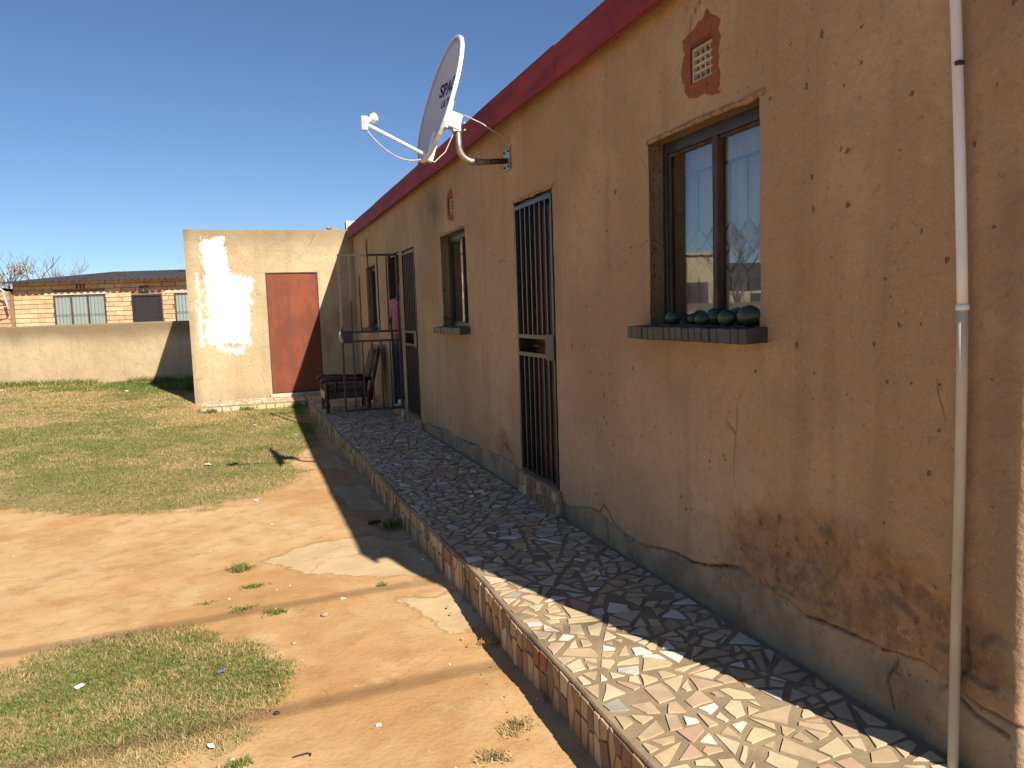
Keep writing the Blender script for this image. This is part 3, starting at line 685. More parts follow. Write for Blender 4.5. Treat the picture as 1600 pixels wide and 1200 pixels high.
# top pieces: u = distance along, v = distance from the wall
top = []; uu = YA
while uu < YB:
    u1 = min(YB, uu+random.uniform(.5,.9)); big = [(uu,.012),(u1,.012),(u1,-xe(u1)-.012),(uu,-xe(uu)-.012)]; uu = u1
    near = uu < 4.6
    for p in crackle(big, (.0045 if near else .0035), (.0155 if near else .013)):
        if random.random() < .03: continue
        p = chop(p)
        if len(p) < 3: continue
        s = shard(p, (.0135 if near else .0115), .0035)
        if s:
            a_ = random.uniform(-.12,.12); c = np.mean(s, 0); ca, sa = math.cos(a_), math.sin(a_)
            s = [(c[0]+ca*(x-c[0])-sa*(y_-c[1]), min(max(c[1]+sa*(x-c[0])+ca*(y_-c[1]), .008), -xe(c[0])-.006)) for x, y_ in s]; top.append(s)
def tile_fn(u, v, h): return (-v, u, ZW+h)
def app(poly, fn):
    c = Vector(fn(sum(p[0] for p in poly)/len(poly), sum(p[1] for p in poly)/len(poly), 0)); d = (c-CAM); z = d.dot(Fv)
    if z < .3: return 0
    sx, sy = d.dot(Rv)/z*FPX, d.dot(Uv)/z*FPX
    if abs(sx) > 830 or abs(sy) > 640: return 0
    return area(poly)/z**3
def scatter(pieces, fn, name, stuffname, mats, wts, limit, parent, h=.006):
    order = sorted(pieces, key=lambda p: -app(p, fn)); lab = []
    rest = MB()
    for i, p in enumerate(order):
        mi = random.choices(range(len(mats)), wts)[0]; hh = h*random.uniform(.6,1.2)
        if i < limit and app(p, fn) > 0: MB().prism(p, -.008, hh, fn, 0, .035).build(name, mats[mi], parent)
        else: rest.prism(p, -.008, hh, fn, mi, .035)
    if rest.f: tag(rest.build(stuffname, mats, parent), kind='stuff')
scatter(top, tile_fn, 'paving_tile', 'paving_tiles_far', TILE, TW, 300, walk, .005)
# slab before the outbuilding
sl = []
for p in voronoi([(SX0+.03+i*.11+random.uniform(-.04,.04), SY0+.03+j*.11+random.uniform(-.04,.04)) for i in range(17) for j in range(8)]):
    p = clip(clip(clip(clip(p,-1,0,-SX0-.01),1,0,SX1-.01),0,-1,-SY0-.01),0,1,14.28)
    if len(p) > 2:
        s = shard(p, .011, .005)
        if s: sl.append(s)
scatter(sl, lambda u,v,h: (u,v,ZW-.012+h), 'slab_tile', 'slab_tiles', TILE, TW, 0, walk, .005)
# front face pieces, tall shards set on edge
seeds = []; uu = YA
while uu < SY0:
    r_ = random.random()
    if r_ < .22: seeds.append((uu, .10+random.uniform(-.02,.02)))
    else: seeds += [(uu+random.uniform(-.01,.01), .05+random.uniform(-.02,.02)), (uu+random.uniform(-.01,.01), .15+random.uniform(-.02,.02))]
    uu += random.uniform(.045,.085)
face = []
for p in voronoi([(a*1.5, b_*.8) for a, b_ in seeds]):
    if len(p) < 3: continue
    p = [(a/1.5, b_/.8) for a, b_ in p]
    p = clip(clip(clip(clip(p, 0, 1, ZW-.008), 0, -1, .02), 1, 0, SY0-.01), -1, 0, -YA)
    if len(p) < 3 or random.random() < .06: continue
    s = shard(p, .007, .003)
    if s: face.append(s)
scatter(face, lambda u,v,h: (xe(u)-.002-h, u, v), 'facing_tile', 'facing_tiles_far', STONEF+[TILE[7], TILE[0], TILE[2]], [.25,.25,.2,.08,.12,.05,.05], 230, walk, .007)
sf = []
for p in voronoi([(SX0+i*.14+random.uniform(-.04,.04), .08+random.uniform(-.03,.03)) for i in range(14)]):
    p = clip(clip(clip(clip(p,0,1,ZW-.03),0,-1,.0),1,0,SX1-.02),-1,0,-SX0-.02)
    s = shard(p, .012, .004) if len(p) > 2 else None
    if s: sf.append(s)
scatter(sf, lambda u,v,h: (u, SY0-.001-h, v), 'slab_facing_tile', 'slab_facing_tiles', [TILE[0],TILE[3],TILE[7]], [.5,.2,.3], 40, walk, .006)
# tiled risers below the doors
for (y0,y1,z0,z1) in DOOR:
    MB().box((-.022,y0-.05,.15),(.08,y1+.05,z0-.004)).build('door_step', 'mortar', house, bevel=.008)
    rs = []
    for p in voronoi([(y0-.03+i*.095+random.uniform(-.03,.03), .24+j*.09+random.uniform(-.02,.02)) for i in range(10) for j in range(2)]):
        p = clip(clip(clip(clip(p,0,1,z0-.014),0,-1,-.20),1,0,y1+.04),-1,0,-y0+.04)
        s = shard(p, .007, .004) if len(p) > 2 else None
        if s: rs.append(s)
    scatter(rs, lambda u,v,h: (-.023-h, u, v), 'step_tile', 'step_tiles', STONEF+[TILE[0],TILE[5],TILE[3],TILE[1]], [.2,.2,.2,.1,.1,.07,.05,.1], 40, house, .005)

# ------------------------------------------------------------------ outbuilding
OB = empty('outbuilding', (-1.4, 14.3, 0)); tag(OB, 'flat roofed plastered outbuilding with white paint patch and red metal door', 'outbuilding')
FX0, FX1, FY = -2.85, .25, 14.33; OD = (-1.56, -.66, .235, 2.385)
fx = lines(FX0, FX1, lambda q: .03, [OD[0], OD[1]]); fz = lines(-.1, 3.13, lambda q: .03, [OD[2], OD[3]])
A, B_ = np.meshgrid(fx, fz, indexing='ij')
topw = 1+.0*A
Zf = np.where(B_ > 3.1, B_+.014*fbm(A*5, A*0, 3, 3)+.008*fbm(A*20, A*0, 2, 4), B_)
Yf = FY - .016*fbm(A*1.2, B_*1.2, 4, 11) - .004*fbm(A*9, B_*9, 3, 14)
R1 = poly_sd(A, B_, [(-2.58,2.98),(-2.22,3.0),(-2.15,2.3),(-2.20,1.3),(-2.52,1.35)]); R2 = poly_sd(A, B_, [(-2.56,2.4),(-2.1,2.38),(-1.78,2.28),(-1.85,1.7),(-1.88,1.12),(-2.32,1.18),(-2.54,1.5)])
R3 = poly_sd(A, B_, [(-2.62,1.6),(-2.45,1.6),(-2.3,1.1),(-1.95,1.1),(-2.0,.95),(-2.3,1.0),(-2.62,1.2)])-.01; R4 = poly_sd(A, B_, [(-2.72,2.4),(-2.62,2.4),(-2.62,1.1),(-2.74,1.1)])-.035
pat = np.clip(np.max([R1, R2, R3, R4], 0), -.6, .6)
gr = .7*sstep(2.55, 3.12, B_+.5*fbm(A*2.2, B_*2, 4, 41)) + .35*(1-sstep(.2,.5,B_+.2*fbm(A*4,B_*4,3,42))) + .5*sstep(.12,.3,fbm(A*1.6,B_*1.3,4,43)) + .35*(1-sstep(-2.85,-2.66,A+.1*fbm(A*0,B_*5,3,44)))
fm = np.ones((len(fx)-1, len(fz)-1), bool); i0,i1 = [int(np.argmin(abs(fx-q))) for q in OD[:2]]; j0,j1 = [int(np.argmin(abs(fz-q))) for q in OD[2:]]
fm[i0:i1, j0:j1] = False
grid_mesh('wall', np.stack([A, Yf, Zf], -1)[::-1], fm[::-1], 'facade', {'patch': pat[::-1], 'grime': gr[::-1]}, None, OB)
MB().box((FX0+.002,FY+.02,-.1),(FX0+.2,18.3,3.125)).build('wall', 'facade', OB, bevel=.01); MB().box((FX1-.15,FY+.02,-.1),(FX1,18.3,3.11)).build('wall', 'facade', OB)
MB().box((FX0+.2,18.1,-.1),(FX1-.15,18.3,3.1)).build('wall', 'facade', OB); MB().box((FX0+.2,FY+.02,2.95),(FX1-.15,18.1,3.05)).build('roof', 'roof', OB)
for a_, b_ in (((FX0+.2,FY+.02,2.386),(FX1-.15,FY+.14,3.115)), ((FX0+.2,FY+.02,-.1),(OD[0],FY+.14,2.384)), ((OD[1],FY+.02,-.1),(FX1-.15,FY+.14,2.384))): MB().box(a_, b_).build('wall_core', 'facade', OB)
for k in range(26):
    xx = FX0+.12+k*.105+random.uniform(-.03,.03); s = random.uniform(.012,.035)
    MB().obox((xx, FY+.06, 3.125), (s,0,random.uniform(-.006,.006)), (0,.05,0), (0,0,random.uniform(.004,.010))).build('wall_top_lump', 'mortar', OB, bevel=.006)
d = MB().box((OD[0]+.012,FY+.018,OD[2]+.006),(OD[1]-.012,FY+.045,OD[3]-.02)).build('door', 'rust', OB, bevel=.004)
q = MB(); q.box((OD[0]-.002,FY+.004,OD[2]),(OD[0]+.011,FY+.06,OD[3])); q.box((OD[1]-.011,FY+.004,OD[2]),(OD[1]+.002,FY+.06,OD[3])); q.box((OD[0]+.011,FY+.004,OD[3]-.019),(OD[1]-.011,FY+.06,OD[3]+.002)); q.build('door_frame', 'dustyframe', OB)
MB().tube([(OD[1]-.09,FY+.018,1.22),(OD[1]-.09,FY-.02,1.22)], .012, 8).build('handle', 'dustyframe', d)
MB().box((OD[0]-.03,FY-.05,.17),(OD[1]+.03,FY-.002,OD[2]-.003)).build('door_sill', 'concrete', OB, bevel=.006)
MB().box((-.095,14.40,3.12),(.12,14.62,3.30)).build('parapet_block', 'facade', OB, bevel=.012)
# little twiggy clump of rubble on the roof edge
rb = empty('rubble_pile', (-.35, 14.5, 3.11)); tag(rb, 'small pile of broken stones and twigs on the outbuilding roof edge', 'rubble')
for k in range(5):
    MB().lathe([(.001,-.03),(.028,-.015),(.034,.008),(.018,.03),(.001,.036)], (-.35+random.uniform(-.09,.09), 14.45+random.uniform(-.04,.04), 3.145+.035*(k == 2)), 7, axis=(random.uniform(-.5,.5),random.uniform(-.5,.5),1)).build('stone', 'stone', rb)
for k in range(6):
    a = random.uniform(0, 6.28); MB().tube([(-.35,14.46,3.14),(-.35+.13*math.cos(a),14.46+.05*math.sin(a),3.16+random.uniform(0,.06))], .004, 5).build('twig', 'bark', rb)

# ------------------------------------------------------------------ boundary wall
e_ = Vector((-math.cos(R(19)), math.sin(R(19)), 0)); O_ = Vector((-2.6, 18.05, 0)); nrm = Vector((-math.sin(R(19)), -math.cos(R(19)), 0))
ss = np.arange(0, 22.01, .06); zz = np.arange(-.1, 1.601, .05); A, B_ = np.meshgrid(ss, zz, indexing='ij')
dd = .02*fbm(A*1.1, B_*1.1, 4, 17)+.006*fbm(A*8, B_*8, 3, 19)
Zb = np.where(B_ > 1.58, 1.585+.02*fbm(A*1.5, A*0, 3, 21)+.006*fbm(A*9, A*0, 2, 23), B_)
P = np.stack([O_.x+e_.x*A+nrm.x*dd, O_.y+e_.y*A+nrm.y*dd, Zb], -1)
back = P + np.array([-nrm.x*.16, -nrm.y*.16, 0])
cap = np.stack([P[:, -1], back[:, -1]], 1); Pall = np.concatenate([P, back[:, ::-1]], 1)
att_g = np.clip(.95*sstep(1.08, 1.46, B_+.30*fbm(A*1.6, B_*1.2, 4, 25)) , 0, 1); att_g = np.concatenate([att_g, att_g[:, ::-1]], 1)
bw = grid_mesh('boundary_wall', Pall, np.ones((Pall.shape[0]-1, Pall.shape[1]-1), bool), 'boundary', {'patch': np.full(Pall.shape[:2], -1.), 'grime': att_g})
tag(bw, 'low plastered boundary wall with dark stained top behind the lawn', 'wall')

# ------------------------------------------------------------------ brick house beyond the wall
HO = Vector((-6.0, 25.6, 0)); he = Vector((math.cos(R(18)), -math.sin(R(18)), 0)); hn = Vector((-math.sin(R(18)), -math.cos(R(18)), 0))
def hs(px, py):                                              # pixel -> (s, z) on that house's front plane
    d_ = Fv + Rv*((px-800)/FPX) - Uv*((py-600)/FPX); t = (HO-CAM).dot(hn)/d_.dot(hn); p = CAM+d_*t
    return (p-HO).dot(he), p.z
def hp(s, d_, z): return tuple(HO+he*s+hn*d_+Vector((0,0,z)))
def hbox(s0, s1, d0, d1, z0, z1, q=None):
    q = q or MB(); c = Vector(hp((s0+s1)/2, (d0+d1)/2, (z0+z1)/2))
    return q.obox(c, he*(abs(s1-s0)/2), hn*(abs(d1-d0)/2), (0,0,abs(z1-z0)/2))
bh = empty('brick_house', (HO.x, HO.y, .25)); tag(bh, 'single storey buff brick house with corrugated roof beyond the boundary wall', 'house')
S0 = hs(22, 470)[0]; S1 = hs(330, 470)[0]+3; ZR = hs(150, 437)[1]; ZTOP = ZR-.012
wa = (*[hs(84,460)[0], hs(163,460)[0]], hs(120,503)[1]-.35, hs(120,461)[1]); da = (hs(206,460)[0], hs(252,460)[0], .3, hs(230,460)[1]); wb = (hs(273,458)[0], hs(273,458)[0]+1.2, wa[2], hs(280,458)[1])
ops = [wa, da, wb]
hbox(S0, S1, -.30, -.014, .1, ZTOP).build('wall', 'joint', bh)
src = {}
def brick(s0, s1, z0, z1, mat):
    key = mat
    if key not in src:
        o = MB().obox((0,0,0), he*.5, hn*.012, (0,0,.5)).build('brick', mat, None); src[key] = o; first = True
    else: o = src[key].copy(); COL.objects.link(o); o.parent = None; first = False
    return o, first
bmesh_cache = {}
def brick_obj(s0, s1, z0, z1, mat, parent):
    if mat not in bmesh_cache:
        q = MB().obox((0,0,0), (.5,0,0), (0,.022,0), (0,0,.5)); me = bpy.data.meshes.new('brick'); me.from_pydata(q.v, [], q.f); me.materials.append(MAT[mat]); bmesh_cache[mat] = me
    o = bpy.data.objects.new('brick', bmesh_cache[mat]); COL.objects.link(o)
    o.location = hp((s0+s1)/2, -.012+random.uniform(-.004,.004), (z0+z1)/2); o.scale = (s1-s0, 1, z1-z0); o.rotation_euler = (0,0,-R(18)); put_under(o, parent)
ch = .135; row = 0; z = 1.27
while z < ZTOP-.02:
    s = S0 + (0 if row % 2 else -.24)
    zt = min(z+ch-.016, ZTOP)
    while s < S1-2.2:
        ln = .46*random.uniform(.92,1.08); a_, b_ = max(s, S0), s+ln-.018; s += ln
        segs = [(a_, b_)]
        for (o0,o1,oz0,oz1) in ops:
            if zt > oz0 and z < oz1+.06:
                segs = [x for (p,q_) in segs for x in ((p, min(q_, o0-.03)), (max(p, o1+.03), q_))]
        for p, q_ in segs:
            if q_-p > .05: brick_obj(p, q_, z, zt, random.choice(['brickA','brickA','brickB']), bh)
    z += ch; row += 1
def hwin(o, lights, lint=True):
    s0,s1,z0,z1 = o; q = MB(); t = .05
    for k in range(lights+1): c = s0+(s1-s0)*k/lights; hbox(c-.022,c+.022,-.03,.012,z0,z1,q)
    hbox(s0,s1,-.03,.012,z1-.04,z1,q); hbox(s0,s1,-.03,.012,z0,z0+.04,q)
    w = q.build('window', 'dustyframe', bh)
    hbox(s0,s1,.002,.005,z0,z1).build('pane', 'glass', w)
    q = MB(); n = int(10*(s1-s0)); zm = (z0+z1)/2
    for k in range(n+1):
        c = s0+(s1-s0)*k/n; q.tube([hp(c,-.004,z0),hp(c,-.004,z1)], .004, 5)
        if k < n:
            for a_, b_ in ((.0,.1),(.1,.0)): q.tube([hp(c,-.004,zm-.07+a_),hp(c+(s1-s0)/n,-.004,zm-.07+b_)], .004, 5)
    q.build('burglar_bars', 'black', w)
    q = MB(); n = 60
    for k in range(n+1):
        c = s0+(s1-s0)*k/n
        for z_ in (z0,z1): q.v.append(hp(c,-.0105+.0025*math.sin(k*1.3),z_))
    for k in range(n): q.f.append((k*2,k*2+2,k*2+3,k*2+1)); q.mi.append(0)
    c_ = q.build('curtain', 'curtain', None); tag(c_, 'white lace curtain in the wide window of the brick house' if lights == 3 else 'white lace curtain in the narrow window of the brick house', 'curtain')
    if lint: hbox(s0-.28,s1+.12,-.012,.028,z1+.01,z1+.10).build('lintel', 'concrete', bh)
# cut the joint wall behind openings by dark recesses set proud of it
hwin(wa, 3); hwin(wb, 2)
dd_ = hbox(da[0]+.05,da[1]-.05,-.012,.004,.3,da[3]-.05).build('door', 'black', bh)
q = MB(); hbox(da[0],da[0]+.05,-.012,.03,.3,da[3],q); hbox(da[1]-.05,da[1],-.012,.03,.3,da[3],q); hbox(da[0]+.05,da[1]-.05,-.012,.03,da[3]-.05,da[3],q); q.build('door_frame', 'black', bh)
a_, zt = hs(218,447); b_, zb_ = hs(233,456); npl = hbox(a_,b_,.012,.03,zb_,zt).build('number_plate', 'slate', bh)
for k in range(4): hbox(a_+.03+k*.07,a_+.07+k*.07,.031,.034,zb_+.05,zb_+.05+.09*random.uniform(.7,1)).build('digit_mark', 'concrete', npl)
a_, zt = hs(119,446)
for k in range(3): hbox(a_+k*.1,a_+.05+k*.1,.0115,.016,zt-.10,zt+.04).build('vent_slot', 'slate', bh)
# corrugated roof with scalloped eave
q = MB(); n = 420; L = S1-S0+.5; rows_ = ((.34, ZR-.03), (-6.5, ZR+.62))
for k in range(n+1):
    s = S0-.2+L*k/n; w = .022*math.sin(s/.19*6.283)
    for (d_, z_) in rows_: q.v.append(hp(s, d_, z_+w))
    q.v.append(hp(s, rows_[0][0]+.001, rows_[0][1]+w-.02))
for k in range(n):
    q.f.append((k*3,k*3+3,k*3+4,k*3+1)); q.mi.append(0); q.f.append((k*3,k*3+2,k*3+5,k*3+3)); q.mi.append(0)
q.build('roof', 'dark_roof', bh)
hbox(S0, S1, -6.3, -.31, .1, ZTOP-.02).build('wall', 'joint', bh)
# second, pinkish house at the edge with its dish
ph = empty('pink_brick_house', (HO.x-3.5, HO.y+1, .25)); tag(ph, 'pinkish brick house with dark roof edge beside the buff one', 'house')
hbox(S0-5, S0-.02, -.3, .18, .1, ZTOP-.25).build('wall', 'joint', ph)
z = 1.27; row = 0
while z < ZTOP-.3:
    s = S0-1.8+(0 if row % 2 else .2)
    while s < S0-.1:
        e2 = min(s+.42, S0-.03); hbox(s, e2, .175, .20, z, z+.115).build('brick', 'brickC', ph); s += .44
    z += .135; row += 1
hbox(S0-5, S0-.25, -4, .75, ZTOP-.28, ZTOP-.16).build('roof', 'dark_roof', ph)
hbox(S0-3, S0-.42, .205, .25, 1.0, ZTOP-.75).build('window', 'slate', ph)
def simple_dish(c, nn, r, label):
    rt = empty('satellite_dish', c-Vector((0,0,r))); tag(rt, label, 'satellite dish'); q = MB()
    q.lathe([(r*k/10, .16*r*(k/10)**2) for k in range(0,11)]+[(r*1.02,.16*r-.02),(r*.5,.0),(.001,-.02)], c, 28, axis=nn); q.build('reflector', 'dish', rt, smooth=True)
    MB().tube([c-nn*.02, c-nn*.25-Vector((0,0,.1)), c-nn*.3-Vector((0,0,.5))], .025, 8).build('mount_pipe', 'bareg', rt)
    MB().tube([c-Vector((0,0,r*.95))+nn*.05, c+nn*r*1.0-Vector((0,0,r*.55))], .012, 6).build('feed_arm', 'white', rt)
    MB().tube([c-nn*.2-Vector((0,0,.15)), c-nn*.1+he*.2-Vector((0,0,.55)), c+he*.1-Vector((0,0,.62)), c-he*.5-Vector((0,0,.75))], .014, 6).build('cable', 'white', rt); return rt
s_, z_ = hs(11,448); simple_dish(Vector(hp(s_, .55, z_)), (he*.93+hn*.55+Vector((0,0,.42))).normalized()*-1 if False else (hn*.22-he*.9+Vector((0,0,.3))).normalized(), .43, 'small pale dish on the corner of the pinkish brick house')
# overhead cable to the brick house
p0 = Vector(hp(*[hs(235,432)[0]], -2, ZR+.3)); p1 = Vector((3.0, 21.0, 4.4)); q = MB()
q.tube([p0.lerp(p1, k/16)-Vector((0,0,.5*4*(k/16)*(1-k/16))) for k in range(17)], .014, 5); tag(q.build('overhead_cable', 'black', None), 'thin black cable sagging above the brick house roof', 'cable')

# ------------------------------------------------------------------ bare trees
def tree(base, h, spread, seed, label, leafy=0, trunk=.14, depth=4, group=None):
    rn = random.Random(seed); rt = empty('bare_tree', base); tag(rt, label, 'tree', group); T = MB(); C = MB(); tips = []
    def grow(p, d, L, r, lv):
        pts = [p]; rr = [r]; n = 4
        for k in range(n):
            d = (d+Vector((rn.uniform(-1,1),rn.uniform(-1,1),rn.uniform(-.3,.8)))*.16).normalized(); p = p+d*(L/n); pts.append(p); rr.append(max(.004, r*(1-.42*(k+1)/n)))
        (T if lv < 1 else C).tube(pts, rr, 6 if lv < 2 else 4, caps=False)
        if lv >= depth: tips.append(p); return
        for k in range(rn.randint(2,4) if lv else 4):
            a = rn.uniform(0,6.283); t_ = rn.uniform(.35,.85)*spread
            side = Vector((math.cos(a),math.sin(a),rn.uniform(.1,.5))); nd = (d*(1-t_*.55)+side*t_).normalized()
            grow(pts[-1] if k < 2 else pts[rn.randint(2,3)], nd, L*rn.uniform(.62,.82), rr[-1]*rn.uniform(.6,.85), lv+1)
    grow(Vector(base), Vector((0,0,1)), h*.34, trunk, 0)
    T.build('trunk', 'bark', rt, smooth=True); C.build('crown', 'bark', rt, smooth=True)
    if leafy:
        q = MB()
        for t_ in rn.sample(tips, min(len(tips), leafy)):
            for k in range(26):
                c = t_-Vector((0,0,.25))+Vector([rn.gauss(0,.13) for _ in range(3)]); a = Vector([rn.uniform(-1,1) for _ in range(3)]).normalized()*.05; b_ = a.orthogonal().normalized()*.03
                q.poly([c-a,c+b_,c+a,c-b_])
        q.build('dry_leaves', 'dryleaf', rt)
def tree_at(px, Y_, top_py, *a, **k):
    p = hit(px, 500, 1, Y_); tz = hit(px, top_py, 1, Y_).z; tree((p.x, Y_, .25), tz-.25, *a, **k)
tree_at(22, 33, 372, .75, 3, 'bare branching tree with dry orange leaf clumps behind the brick house', leafy=7)
tree_at(66, 34, 380, .85, 8, 'bare tree with upright forked twigs behind the brick house ridge', leafy=6)
tree_at(104, 40, 408, .9, 12, 'small fuzzy bare tree far behind the brick house', depth=5, trunk=.10)
tree_at(148, 46, 425, .95, 15, 'low distant bare scrub tree peeping over the brick house roof', depth=4, trunk=.08)

# ------------------------------------------------------------------ houses over the wall, seen in the window pane
nb = empty('neighbour_house', (-12, 25, .25)); tag(nb, 'cream flat roofed house with roller shutter, mirrored in the window pane', 'house')
MB().box((-14.4,24.6,.1),(-9.6,29,3.35)).build('wall', 'cream', nb); MB().box((-14.5,24.5,3.352),(-9.5,29.1,3.47)).build('parapet', 'concrete', nb)
sh = MB().box((-14.0,24.55,.3),(-12.95,24.598,2.35)).build('roller_shutter', 'shutter', nb)
for k in range(22): MB().box((-13.98,24.535,.34+k*.09),(-12.97,24.549,.40+k*.09)).build('slat', 'shutter', sh)
MB().box((-12.2,24.57,1.3),(-11.2,24.598,2.35)).build('window', 'slate', nb)
n2 = empty('gabled_house', (-17, 24, .25)); tag(n2, 'low cream house with dark sloping roof, mirrored in the window pane', 'house')
MB().box((-20,24.2,.1),(-14.7,29,2.45)).build('wall', 'cream', n2)
q = MB(); q.v = [(-20.4,23.8,2.4),(-14.45,23.8,2.4),(-14.45,29,3.3),(-20.4,29,3.3),(-20.4,23.8,2.34),(-14.45,23.8,2.34),(-14.45,29,3.24),(-20.4,29,3.24)]; q.f = [(0,1,2,3),(7,6,5,4),(0,4,5,1),(1,5,6,2),(2,6,7,3),(3,7,4,0)]; q.mi = [0]*6; q.build('roof', 'dark_roof', n2)
MB().box((-16.4,24.15,.9),(-15.6,24.198,1.9)).build('window', 'slate', n2)
tree((-13.7, 22.4, .25), 4.3, .8, 21, 'bare garden tree mirrored in the right half of the window pane', trunk=.12, depth=5)

# ------------------------------------------------------------------ power line behind the camera, whose shadows cross the yard
up = empty('utility_pole', (9.0, -2.0, 0)); tag(up, 'timber power pole with crossarm carrying cables over the yard', 'pole')
MB().tube([(9,-2,-.3),(9,-2,7.0)], [.13,.09], 12).build('post', 'bark', up); MB().box((8.95,-4.3,6.35),(9.05,-1.6,6.45)).build('crossarm', 'bark', up)
for k, yy in enumerate((-2.10, -3.28)):
    q = MB(); q.tube([(9-28*t/24, yy+.35*math.sin(t*.4)*0, 6.45-1.0*4*(t/24)*(1-t/24)) for t in range(25)], .0135, 6)
    tag(q.build('overhead_cable', 'black', None), ('thick bundled cable from the pole crossing above the yard nearer the house front', 'thick bundled cable on the outer end of the pole crossarm')[k], 'cable')

# ------------------------------------------------------------------ satellite dish on the house wall
PL = Vector((0, 5.56, 2.71)); sd = empty('satellite_dish', PL); tag(sd, 'large white satellite dish on bent pipe bracketed to the house wall', 'satellite dish')
MB().box((-.018,5.50,2.64),(-.004,5.62,2.79)).build('wall_plate', 'bareg', sd, bevel=.003)
for dy, dz in ((-.045,.06),(.045,.06),(-.045,-.05),(.045,-.05)): MB().tube([(-.018,5.56+dy,2.71+dz),(-.028,5.56+dy,2.71+dz)], .008, 6).build('bolt', 'black', sd)
MB().tube([(-.018,5.56,2.705),(-.16,5.56,2.695)], .021, 12).build('arm_sleeve', 'steel', sd, smooth=True)
pts = [(-.155,5.56,2.695),(-.27,5.56,2.69)]+[(-.27-.115*math.sin(a),5.56,2.69+.115*(1-math.cos(a))) for a in [R(15*k) for k in range(1,7)]]+[(-.388,5.56,2.96)]
MB().tube(pts, .0235, 14).build('mount_pipe', 'bareg', sd, smooth=True)
tilt = R(17); az = R(2.0)
dn = Vector((-math.cos(az)*math.cos(tilt), -math.sin(az)*math.cos(tilt), math.sin(tilt)))
du = Vector((math.cos(az)*math.sin(tilt), math.sin(az)*math.sin(tilt), math.cos(tilt))); dv = dn.cross(du)
DC = Vector((-.525, 5.56, 3.125)); RH, RW, DEP = .445, .40, .075
def dsurf(r, w, back=0.): return DC + du*(RH*r*math.sin(w)) + dv*(RW*r*math.cos(w)) + dn*(DEP*(r*r-1)-back)
q = MB(); n = 56; rings = [0.001]+[k/9 for k in range(1,10)]
for r in rings:
    for k in range(n): q.v.append(tuple(dsurf(r, 2*math.pi*k/n)))
for r in reversed(rings):
    for k in range(n): q.v.append(tuple(dsurf(r, 2*math.pi*k/n, .006)))
for i in range(len(rings)*2-1):
    for k in range(n): q.f.append((i*n+k,i*n+(k+1)%n,(i+1)*n+(k+1)%n,(i+1)*n+k)); q.mi.append(0)
q.build('reflector', 'dish', sd, smooth=True)
q = MB(); pr = ((1.0,.004),(1.035,.002),(1.04,-.022),(1.0,-.026))
for k in range(n):
    w = 2*math.pi*k/n
    for r, h in pr: q.v.append(tuple(DC + du*(RH*r*math.sin(w)) + dv*(RW*r*math.cos(w)) + dn*h))
for k in range(n):
    for c in range(4): q.f.append((k*4+c,k*4+(c+1)%4,((k+1)%n)*4+(c+1)%4,((k+1)%n)*4+c)); q.mi.append(0)
q.build('rim', 'white', sd, smooth=False)
bc = DC-dn*(DEP+.02)-du*.10
MB().obox(bc+dn*.004+du*.01, dn*.016, dv*.06, du*.10).build('rear_plate', 'white', sd, bevel=.006)
for sg in (-1, 1): MB().obox(bc-dn*.050-du*.01+dv*(sg*.040), dn*.050, dv*.003, du*.055).build('bracket_cheek', 'white', sd, bevel=.002)
MB().obox(Vector((-.40,5.56,2.925))+Vector((0,0,.01)), (.030,0,0), (0,.032,0), (0,0,.036)).build('clamp', 'white', sd, bevel=.006)
for dz in (-.02,.03): MB().tube([(-.345,5.52,2.93+dz),(-.345,5.61,2.93+dz)], .007, 6).build('bolt', 'bareg', sd)
lb = DC-du*(RH*.90)-dn*.045
MB().obox(lb+du*.06, dn*.022, dv*.03, du*.11).build('arm_bracket', 'white', sd, bevel=.005)
LN = hit(576,192,1,5.50); LN = Vector((LN.x, 5.50, LN.z))
MB().tube([lb-dn*.02, lb+dn*.05-du*.01, LN+Vector((.0,0,-.018)), LN+Vector((-.022,0,-.006))], .0125, 10).build('feed_arm', 'white', sd, smooth=True)
fa = (DC-LN).normalized()
ln = MB().lathe([(.001,-.045),(.024,-.045),(.026,-.005),(.018,.0),(.018,.02),(.031,.024),(.034,.055),(.028,.062),(.001,.064)], LN+Vector((0,0,.02)), 18, axis=fa).build('receiver', 'white', sd, smooth=True)
MB().obox(LN+Vector((-.03,0,-.005)), (.022,0,.0), (0,.022,0), (0,0,.048)).build('receiver_body', 'white', sd, bevel=.008)
q = MB(); p0 = LN+Vector((-.015,0,-.05)); p1 = lb-du*.03+dn*.03
q.tube([p0.lerp(p1,k/14)-Vector((0,0,.16*4*(k/14)*(1-k/14)*.55)) for k in range(15)], .0045, 6)
p2 = lb-dn*.10+du*.06; p3 = Vector((-.37,5.53,2.98))
q.tube([p1, p1-dn*.07-du*.01, p2, p2+du*.12-dn*.02, p3], .0045, 6)
p4 = Vector((-.004,5.52,2.83)); q.tube([p3, p3+Vector((.03,0,.035)), Vector((-.22,5.50,2.955)), Vector((-.10,5.50,2.885)), Vector((-.02,5.52,2.865)), p4], .0045, 6); q.build('coax_cable', 'copper', sd, smooth=True)
